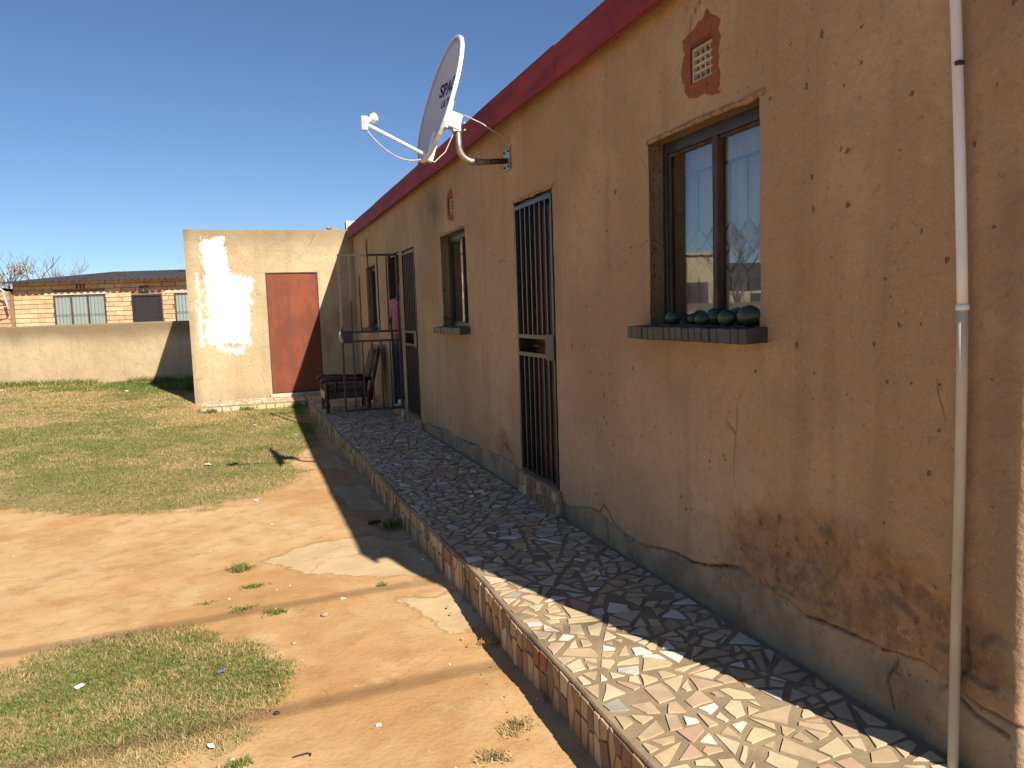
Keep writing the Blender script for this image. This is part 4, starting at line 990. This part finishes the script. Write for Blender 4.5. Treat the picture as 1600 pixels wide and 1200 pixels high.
def lettering(txt, size, off_u, off_v, bold):
    cu = bpy.data.curves.new('t', 'FONT'); cu.body = txt; cu.size = size; cu.align_x = 'CENTER'; cu.offset = bold; cu.resolution_u = 3
    o = bpy.data.objects.new('t', cu); COL.objects.link(o); bpy.context.view_layer.update()
    me = bpy.data.meshes.new_from_object(o.evaluated_get(bpy.context.evaluated_depsgraph_get())); COL.objects.unlink(o); bpy.data.objects.remove(o)
    bm = bmesh.new(); bm.from_mesh(me); bmesh.ops.subdivide_edges(bm, edges=[e for e in bm.edges if e.calc_length() > .03], cuts=2); bm.to_mesh(me); bm.free()
    for v in me.vertices:
        a_ = -(v.co.x)+off_v; b_ = v.co.y+off_u; rr = (a_/RW)**2+(b_/RH)**2
        v.co = DC + dv*a_ + du*b_ + dn*(DEP*(rr-1)+.0025)
    me.materials.clear(); me.materials.append(MAT['ink']); c0 = sum((v.co for v in me.vertices), Vector())/len(me.vertices)
    for v in me.vertices: v.co -= c0
    ob = bpy.data.objects.new('lettering', me); COL.objects.link(ob); ob.location = c0; put_under(ob, sd)
lettering('SPACE', .135, .085, .03, .004); lettering('ULTRA', .080, -.01, .03, .001)
# broken brick lying on the roof edge
br = MB().obox((.0, 8.35, 3.20), (.05,.0,0), (0,.10,.0), (0,0,.038)).build('loose_brick', 'redbrick', None, bevel=.006); tag(br, 'orange brick lying on the roof edge behind the dish', 'brick')

# ------------------------------------------------------------------ conduit pipe
cp = empty('conduit_pipe', (-.03, 1.67, .19)); tag(cp, 'white plastic conduit pipe running up the wall near the house corner', 'pipe')
pts = []
for py, px in ((-140,1490),(0,1493),(100,1496),(250,1500),(400,1503),(480,1504),(600,1503),(750,1500),(900,1496),(1050,1492),(1190,1489),(1260,1488)):
    p = hit(px, py, 0, -.028); pts.append((-.028, p.y, p.z))
pts[-1] = (-.028, pts[-1][1], .17)
MB().tube(pts[:6], .0145, 14).build('upper_pipe', 'pvc', cp, smooth=True); MB().tube(pts[5:], .0147, 14).build('lower_pipe', 'pvc_old', cp, smooth=True)
p = Vector(pts[5]); MB().lathe([(.0146,-.008),(.0178,-.007),(.0180,.0),(.0178,.007),(.0146,.008)], p, 16).build('coupling', 'pvc', cp, smooth=True)
p = hit(1497, 97, 0, -.045); MB().obox((-.035, p.y+.004, p.z), (.010,0,0), (0,.009,0), (0,0,.006)).build('clip', 'black', cp, bevel=.002)
for py in (300, 760): 
    p = hit(1502, py, 0, -.028); 

# ------------------------------------------------------------------ wooden armchair on the walkway
ac = empty('armchair', (-.55, 11.55, .19)); tag(ac, 'dark red carved wooden armchair standing on the walkway behind the open gate', 'armchair')
def turned(c, z0, z1, r, parent=ac, name='leg'):
    prof = [(.001,0)]+[(r*w, (z1-z0)*h) for w, h in ((.7,0),(.8,.05),(.6,.10),(1.0,.18),(1.15,.28),(.85,.36),(.6,.40),(1.0,.45),(1.0,.72),(.75,.78),(1.05,.86),(.8,.95),(.8,1.0))]
    MB().lathe(prof, (c[0],c[1],z0), 14).build(name, 'chairwood', parent, smooth=True)
ys0, ys1 = 11.27, 11.86; xf, xb = -.90, -.30; zc = .195
for yy in (ys0, ys1):
    turned((xf, yy), zc, zc+.42, .036); turned((xb, yy), zc, zc+.30, .032)
    arm = [(xf-.07, yy, zc+.44),(xf-.05,yy,zc+.475),(xf+.03,yy,zc+.49),(xf+.22,yy,zc+.485),(xf+.42,yy,zc+.465),(xb+.06,yy,zc+.47)]
    MB().tube(arm, [.022,.034,.036,.032,.03,.03], 10).build('armrest', 'chairwood', ac, smooth=True)
    turned((xf+.13, yy), zc+.26, zc+.47, .026, name='arm_post')
    bp = [(xb+.02, yy, zc+.15),(xb+.06,yy,zc+.42),(xb+.13,yy,zc+.70),(xb+.185,yy,zc+.90)]
    q = MB(); q.tube(bp, [.034,.036,.033,.030], 8); q.build('back_post', 'chairwood', ac, smooth=True)
    MB().box((xf-.02, yy-.018, zc+.20),(xb+.02, yy+.018, zc+.31)).build('seat_rail', 'chairwood', ac, bevel=.008)
MB().box((xf-.03, ys0-.02, zc+.19),(xf+.02, ys1+.02, zc+.31)).build('front_rail', 'chairwood', ac, bevel=.01)
MB().box((xf+.0, ys0+.03, zc+.30),(xb+.0, ys1-.03, zc+.41)).build('seat_cushion', 'cushion', ac, bevel=.04)
for f in (.28,.55,.82,1.0):
    a_ = Vector((xb+.06+.125*f, 0, zc+.42+.48*f)); MB().obox((a_.x, (ys0+ys1)/2, a_.z), (.012,0,0), (0,(ys1-ys0)/2-.02,0), (0,0,.045)).build('back_slat', 'chairwood', ac, bevel=.006)
MB().obox((xb+.085,(ys0+ys1)/2,zc+.66), (.035,0,.012), (0,(ys1-ys0)/2-.06,0), (.06,0,.22)).build('back_cushion', 'cushion', ac, bevel=.03)

# ------------------------------------------------------------------ person in the doorway
def skin_mesh(V, E, rad, sub=2, root=0):
    me = bpy.data.meshes.new('s'); me.from_pydata([tuple(v) for v in V], E, []); ob = bpy.data.objects.new('s', me); COL.objects.link(ob)
    md = ob.modifiers.new('sk', 'SKIN'); md.use_smooth_shade = True
    for i, r in enumerate(rad):
        sv = me.skin_vertices[0].data[i]; sv.radius = r if hasattr(r, '__len__') else (r, r); sv.use_root = (i == root)
    sb = ob.modifiers.new('ss', 'SUBSURF'); sb.levels = sub; sb.render_levels = sub
    bpy.context.view_layer.update(); dg = bpy.context.evaluated_depsgraph_get()
    out = bpy.data.meshes.new_from_object(ob.evaluated_get(dg)); COL.objects.unlink(ob); bpy.data.objects.remove(ob)
    out.polygons.foreach_set('use_smooth', [True]*len(out.polygons)); return out
PB = Vector((.09, 10.45, .32)); pr_ = empty('person', PB); tag(pr_, 'person in pink shirt, navy trousers and white shoes standing in the open doorway', 'person')
ang = R(25)                                                  # looks into the room
fwd = Vector((math.cos(ang), math.sin(ang), 0)); lft = Vector((-math.sin(ang), math.cos(ang), 0)); upv = Vector((0,0,1))
def bp_(f, l, u): return fwd*f+lft*l+upv*u
def chain(groups):
    V, E, Rr = [], [], []
    for g_ in groups:
        prev = g_[0]
        for p, r in g_[1]:
            V.append(p); Rr.append(r); i = len(V)-1
            if prev is not None: E.append((prev, i))
            prev = i
        g_.append(i)
    return V, E, Rr
def add(V, E, Rr, par, seq):
    ids = []
    for p, r in seq:
        V.append(p); Rr.append(r); E.append((par, len(V)-1)); par = len(V)-1; ids.append(par)
    return ids
V, E, Rr = [bp_(0,0,.95)], [], [(.135,.10)]
sp_ = add(V,E,Rr,0,[(bp_(.0,0,1.08),(.13,.095)),(bp_(.01,0,1.25),(.145,.105)),(bp_(.0,0,1.42),(.13,.09)),(bp_(.01,0,1.50),(.055,.055)),(bp_(.03,0,1.565),(.052,.055)),(bp_(.045,0,1.63),(.068,.085)),(bp_(.04,0,1.71),(.076,.095)),(bp_(.03,0,1.775),(.05,.062))])
for sg in (-1, 1):
    add(V,E,Rr,0,[(bp_(0,sg*.095,.90),(.085,.09)),(bp_(.02,sg*.10,.50),(.056,.058)),(bp_(0,sg*.10,.09),(.04,.042)),(bp_(.06,sg*.105,.045),(.04,.035)),(bp_(.15,sg*.115,.03),(.038,.025))])
    arm_ = add(V,E,Rr,sp_[2],[(bp_(0,sg*.185,1.42),(.058,.058)),(bp_(-.04,sg*.235,1.16),(.044,.044)),(bp_(.17,sg*.20,1.05),(.031,.029)),(bp_(.22,sg*.19,1.035),(.034,.020)),(bp_(.28,sg*.185,1.02),(.036,.018))])
    for k, (dl, ln_) in enumerate(((-.03,.055),(-.010,.070),(.010,.066),(.030,.05))):
        add(V,E,Rr,arm_[-1],[(bp_(.30,sg*.185+dl,1.012),(.0095,.0095)),(bp_(.30+ln_*.55,sg*.185+dl,.998),(.009,.009)),(bp_(.30+ln_*.9,sg*.185+dl*.9,.972),(.0078,.0078))])
    add(V,E,Rr,arm_[-2],[(bp_(.235,sg*.15,1.035),(.011,.011)),(bp_(.27,sg*.135,1.02),(.0095,.0095)),(bp_(.295,sg*.14,1.005),(.008,.008))])
def person_part(name, V, E, Rr, mat, sub=2, root=0, post=None):
    me = skin_mesh(V, E, Rr, sub, root)
    if post: post(me)
    me.materials.append(MAT[mat]); o = bpy.data.objects.new(name, me); COL.objects.link(o); o.parent = pr_; return o
person_part('body', V, E, Rr, 'skin')
V, E, Rr = [bp_(0,0,.955)], [], [(.155,.118)]; s2 = add(V,E,Rr,0,[(bp_(0,0,1.08),(.150,.115)),(bp_(.01,0,1.25),(.165,.122)),(bp_(0,0,1.41),(.148,.105)),(bp_(.005,0,1.475),(.085,.075))])
for sg in (-1,1): add(V,E,Rr,s2[2],[(bp_(0,sg*.19,1.415),(.075,.075)),(bp_(-.022,sg*.215,1.28),(.068,.068)),(bp_(-.03,sg*.226,1.21),(.066,.066))])
person_part('shirt', V, E, Rr, 'shirt')
V, E, Rr = [bp_(0,0,.965)], [], [(.150,.114)]; add(V,E,Rr,0,[(bp_(0,0,.92),(.150,.115))])
for sg in (-1,1): add(V,E,Rr,1,[(bp_(0,sg*.095,.84),(.098,.102)),(bp_(.02,sg*.10,.50),(.074,.076)),(bp_(0,sg*.10,.14),(.062,.066)),(bp_(.005,sg*.10,.07),(.062,.068))])
person_part('trousers', V, E, Rr, 'jeans')
for sg in (-1,1):
    person_part('shoe', [bp_(-.06,sg*.10,.045),bp_(0,sg*.10,.06),bp_(.08,sg*.107,.045),bp_(.17,sg*.117,.035)], [(0,1),(1,2),(2,3)], [(.042,.04),(.048,.052),(.050,.042),(.040,.028)], 'white')
    MB().obox(PB+bp_(.06,sg*.108,.011), fwd*.135, lft*.046, (0,0,.011)).build('shoe_sole', 'concrete', pr_, bevel=.008)
person_part('hair', [bp_(-.005,0,1.66),bp_(.01,0,1.735),bp_(.03,0,1.79)], [(0,1),(1,2)], [(.066,.07),(.082,.092),(.06,.07)], 'hair')
# face details
MB().lathe([(.001,-.01),(.013,-.004),(.016,.006),(.009,.02),(.001,.024)], PB+bp_(.130,0,1.665), 10, axis=fwd).build('nose', 'skin', pr_, smooth=True)
for sg in (-1,1):
    MB().lathe([(.001,-.012),(.011,-.007),(.013,0),(.011,.007),(.001,.012)], PB+bp_(.117,sg*.031,1.70), 10).build('eye', 'white', pr_, smooth=True)
    MB().lathe([(.001,-.03),(.012,-.018),(.016,.006),(.010,.026),(.001,.03)], PB+bp_(.03,sg*.082,1.685), 10).build('ear', 'skin', pr_, smooth=True)
MB().obox(PB+bp_(.122,0,1.625), fwd*.006, lft*.024, (0,0,.006)).build('mouth', 'brown', pr_, bevel=.004)

# ------------------------------------------------------------------ grass
def blades(name, pts, hgt, wid, straw, label, cat):
    n = len(pts); x, y = pts[:,0], pts[:,1]; zb = gz0(x, y)+micro(x, y)-.004
    a = rng.uniform(0, 6.283, n); lean = rng.uniform(.2, 1.3, n)*hgt; la = rng.uniform(0, 6.283, n)
    wx, wy = np.cos(a)*wid/2, np.sin(a)*wid/2
    b0 = np.stack([x-wx, y-wy, zb], -1); b1 = np.stack([x+wx, y+wy, zb], -1)
    mx = np.cos(la)*lean*.4; my = np.sin(la)*lean*.4
    m0 = np.stack([x-wx*.7+mx, y-wy*.7+my, zb+hgt*.6], -1); m1 = np.stack([x+wx*.7+mx, y+wy*.7+my, zb+hgt*.6], -1)
    tp = np.stack([x+np.cos(la)*lean, y+np.sin(la)*lean, zb+hgt*rng.uniform(.75,1.05,n)], -1)
    V = np.stack([b0,b1,m1,m0,tp], 1).reshape(-1,3); i = np.arange(n)*5
    loops = np.stack([i,i+1,i+2,i+3, i+3,i+2,i+4], 1).reshape(-1)
    starts = np.stack([np.arange(n)*7, np.arange(n)*7+4], 1).reshape(-1)
    me = bpy.data.meshes.new(name); me.vertices.add(len(V)); me.vertices.foreach_set('co', V.astype(np.float32).ravel())
    me.loops.add(len(loops)); me.loops.foreach_set('vertex_index', loops.astype(np.int32))
    me.polygons.add(len(starts)); me.polygons.foreach_set('loop_start', starts.astype(np.int32)); me.update(calc_edges=True)
    gA = np.array([.105,.155,.030]); gB = np.array([.17,.205,.048]); sA = np.array([.52,.40,.20]); sB = np.array([.40,.27,.12])
    k = rng.random((n,1)); k2 = rng.random((n,1)); cg = gA*k+gB*(1-k); cs = sA*k2+sB*(1-k2)
    c = np.where((rng.random(n) < straw)[:,None], cs, cg); c4 = np.concatenate([c, np.ones((n,1))], 1)
    at = me.color_attributes.new('col', 'FLOAT_COLOR', 'POINT'); at.data.foreach_set('color', np.repeat(c4, 5, 0).astype(np.float32).ravel())
    me.materials.append(MAT['grass']); o = bpy.data.objects.new(name, me); COL.objects.link(o); tag(o, label, cat, kind='stuff'); return o
def sample(n, x0, x1, y0, y1, poly, soft=.10, dens=None):
    p = np.stack([rng.uniform(x0,x1,n), rng.uniform(y0,y1,n)], -1)
    d = poly_sd(p[:,0], p[:,1], poly) + .35*fbm(p[:,0]*2.2, p[:,1]*2.2, 4, 5)
    pr = sstep(-soft*.5, soft, d); bald = sstep(-.24, -.06, fbm(p[:,0]*1.6, p[:,1]*1.6, 4, 77))
    keep = rng.random(n) < pr*(.25+.75*bald)
    if dens is not None: keep &= rng.random(n) < dens(p[:,1])
    return p[keep]
def strawp(p, bias=0): return np.clip(.47+bias+3.4*fbm(p[:,0]*.75, p[:,1]*1.1, 4, 55)+1.6*fbm(p[:,0]*4, p[:,1]*5, 3, 56), .03, .97)
p = sample(95000, -4.2, -1.7, 2.1, 4.5, PATCH); blades('grass_patch', p, rng.uniform(.010,.034,len(p)), rng.uniform(.0028,.005,len(p)), strawp(p, .30), 'patch of short green and straw coloured grass on the soil', 'grass')
p = sample(330000, -9.5, -1.0, 6.6, 20, LAWN, .14, lambda y: np.clip(1.25-.055*(y-6.6), .3, 1)); w_ = np.clip(p[:,1]/9, .8, 2.2)
edge = sstep(15.5, 18.5, p[:,1]+.32*(p[:,0]+3))
blades('lawn', p, rng.uniform(.012,.038,len(p))*(1+edge*1.6), rng.uniform(.004,.007,len(p))*w_, np.clip(strawp(p,.05)-.3*edge, .02, 1), 'worn lawn of short green grass with straw coloured patches', 'grass')
# taller grass along the foot of the boundary wall
t_ = rng.uniform(0, 9, 5000); o_ = np.abs(rng.normal(0, .16, 5000)); cl = fbm(t_*1.8, t_*0, 3, 91) > -.09
p = np.stack([O_.x+e_.x*t_+nrm.x*(o_+.03), O_.y+e_.y*t_+nrm.y*(o_+.03)], -1)[cl]
blades('wall_foot_grass', p, rng.uniform(.05,.19,len(p)), rng.uniform(.008,.014,len(p)), np.full(len(p), .22), 'longer green grass growing along the foot of the boundary wall', 'grass')

# weeds, dry tufts, litter
def tuft(x, y, r, h, n, straw, label, cat, group, flat=.6, name='weed_tuft'):
    nc = 7; ca_ = rng.uniform(0,6.283,nc); cr_ = r*rng.uniform(.0,1,nc); ci = rng.integers(0,nc,n)**2//nc
    p = np.stack([x+np.cos(ca_[ci])*cr_[ci]+rng.normal(0,r*.26,n), y+(np.sin(ca_[ci])*cr_[ci]+rng.normal(0,r*.26,n))*flat], -1)
    o = blades(name, p, rng.uniform(.4,1,n)*h, rng.uniform(.004,.008,n), np.full(n, straw), label, cat); del o['kind']; o['group'] = group
    c = Vector((x, y, gz(x,y))); me = o.data; co = np.empty(len(me.vertices)*3, np.float32); me.vertices.foreach_get('co', co); co = co.reshape(-1,3)-np.array(c, np.float32); me.vertices.foreach_set('co', co.ravel()); me.update(); o.location = c
def tp(px, py): p = hit(px, py, 2, 0); return p.x, p.y
WG = 'weed tufts on the bare soil'
for px, py, r, h, n, lab in ((386,890,.11,.045,420,'largest green weed tuft, growing beside the pale cement patch'),(408,915,.07,.03,200,'small dusty green weed just below the largest tuft'),
    (378,954,.10,.02,220,'flat spread of green weed on soil above the grass patch'),(428,962,.08,.03,200,'flat dark weed where the cable shadow crosses the soil'),(325,942,.05,.02,70,'sparse lone weed sprig on the open soil'),
    (620,822,.10,.10,260,'leafy weed growing at the foot of the walkway in shade'),(300,628,.22,.26,420,'tall leafy weed at the corner of the outbuilding'),(365,1198,.07,.04,160,'green sprig of grass beyond the edge of the grass patch'),
    (595,914,.05,.025,80,'half dry weed in the eroded edge of the cement patch')): 
    x, y = tp(px, py); tuft(x, y, r, h, n, .12, lab, 'weed', WG)
for px, py, r, n, lab in ((768,998,.07,170,'dry straw tuft against the walkway in the gutter'),(822,1138,.10,150,'scattered clump of pale dry straw on the soil'),(772,1188,.08,190,'thick clump of pale dry straw at the soil edge'),(862,1090,.06,120,'withered grass wisp hugging the shaded walkway foot')):
    x, y = tp(px, py); tuft(x, y, r, .035, n, .97, lab, 'dry grass', 'dry straw clumps', name='straw_tuft')
for sx, lb_ in ((-2.55,'grass tuft against the outer corner of the outbuilding slab'),(-1.95,'widest grass tuft against the slab under the red door'),(-1.2,'grass tuft in the shaded corner of slab and walkway')): tuft(sx, 13.34, .16, .10, 240, .15, lb_, 'weed', 'tufts along the slab')
def lump(name, x, y, s, mat, label, cat, group=None):
    q = MB(); n = 9
    for i in range(6):
        for k in range(n):
            a = math.pi*i/5; w = 2*math.pi*k/n; j = 1+.25*(vnoise(np.float64(x*50+k*1.7), np.float64(y*50+i*2.1), 2)-.5)
            q.v.append((s*j*math.sin(a)*math.cos(w), s*.8*j*math.sin(a)*math.sin(w), -s*.62*j*math.cos(a)))
    for i in range(5):
        for k in range(n): q.f.append((i*n+k,i*n+(k+1)%n,(i+1)*n+(k+1)%n,(i+1)*n+k)); q.mi.append(0)
    o = q.build(name, mat, None, smooth=True); o.location = (x, y, gz(x, y)-s*.22); tag(o, label, cat, group); return o
x, y = tp(508,964); lump('stone', x, y, .022, 'stone', 'rounded pale stone lying alone on the open soil', 'stone', 'stones on the soil')
x, y = tp(460,1006); lump('stone', x, y, .014, 'stone', 'tiny brown stone near the tip of the grass patch', 'stone', 'stones on the soil')
x, y = tp(432,1114); lump('stone', x, y, .013, 'slate', 'small dark stone below the grass patch', 'stone', 'stones on the soil')
def scrap(px, py, s, mat, label, z=None):
    x, y = tp(px, py); q = MB(); a = random.uniform(0,3.1); c, sn = math.cos(a)*s, math.sin(a)*s
    pts = [(-1,-.5,0),(.2,-.65,.25),(1,-.3,.05),(.8,.5,.3),(-.1,.6,.1),(-.9,.4,.35)]; P = [(u*c-v*sn, u*sn+v*c, w*s*.8) for u,v,w in pts]
    q.v = [(x_,y_,z_+.001) for x_,y_,z_ in P]+[(x_,y_,z_-.002) for x_,y_,z_ in P]; q.f = [(0,1,2,3,4,5),(11,10,9,8,7,6)]+[(k,(k+1)%6,6+(k+1)%6,6+k) for k in range(6)]; q.mi = [0]*8
    o = q.build('litter_scrap', mat, None); o.location = (x, y, gz(x,y)+(.012 if turf_sd(np.float64(x),np.float64(y)) > 0 else .001)); tag(o, label, 'litter', 'litter in the yard')
for a_ in ((536,938,.018,'paper','white paper scrap on the cable shadow across the soil'),(358,936,.010,'paper','tiny white scrap between the flat weeds'),(661,875,.014,'paper','white scrap in the shade by the walkway'),(592,1134,.011,'paper','white crumb on the soil below the cable shadow'),
    (330,1170,.018,'paper','white scrap at the lower edge of the grass patch'),(362,1187,.014,'paper','pale scrap beside the green grass sprig'),(125,1080,.022,'paper','crumpled white and blue wrapper on the grass patch'),(347,1053,.016,'bluepl','blue plastic bit in the grass patch'),
    (398,668,.030,'paper','white paper square on the lawn before the outbuilding'),(200,632,.045,'paper','white wrapper on the lawn between the outbuilding and the boundary wall'),(325,728,.040,'paper','torn pale plastic on the lawn beside the dish shadow'),(462,681,.020,'paper','white scrap on the lawn at the house shadow edge'),
    (5,632,.06,'paper','white paper on the lawn below the boundary wall'),(400,782,.03,'paper','white scrap at the front edge of the lawn'),(425,820,.016,'paper','white fleck on the soil in front of the lawn')): scrap(*a_)
x, y = tp(585,819); o = MB().obox((x,y,.02),(.045,.01,0),(-.005,.016,0),(0,0,.012)).build('charred_stick', 'black', None, bevel=.004); o.location.z = gz(x,y); tag(o, 'short charred stick lying in the house shadow', 'stick')
x, y = tp(471,1182); q = MB(); q.tube([(x-.03,y,.006),(x+.02,y+.004,.008),(x+.034,y-.004,.007),(x+.03,y-.014,.006)], .003, 6); o = q.build('wire_hook', 'black', None); o.location.z = gz(x,y)+.002; tag(o, 'small bent black wire on the soil', 'wire')
# pebbles and crumbs of soil
peb = MB()
for k in range(1500):
    y_ = 2.0+6*random.random()**1.6; x_ = random.uniform(-4.2,-.95); s = random.uniform(.002,.006)*(1.8 if random.random() < .06 else 1)
    z_ = gz(x_, y_); n = 5
    A_ = [(x_+s*math.cos(6.283*j/n)*random.uniform(.7,1.2), y_+s*math.sin(6.283*j/n)*random.uniform(.7,1.2), z_-.002) for j in range(n)]; b0 = len(peb.v); peb.v += A_+[(x_, y_, z_+s*.9)]
    mi = random.choices((0,1,2),(.64,.34,.02))[0]
    for j in range(n): peb.f.append((b0+j,b0+(j+1)%n,b0+n)); peb.mi.append(mi)
tag(peb.build('pebbles', ['soilclod','stone','paper'], None, flip=False), 'small pebbles and soil crumbs scattered over the yard', 'pebbles', kind='stuff')
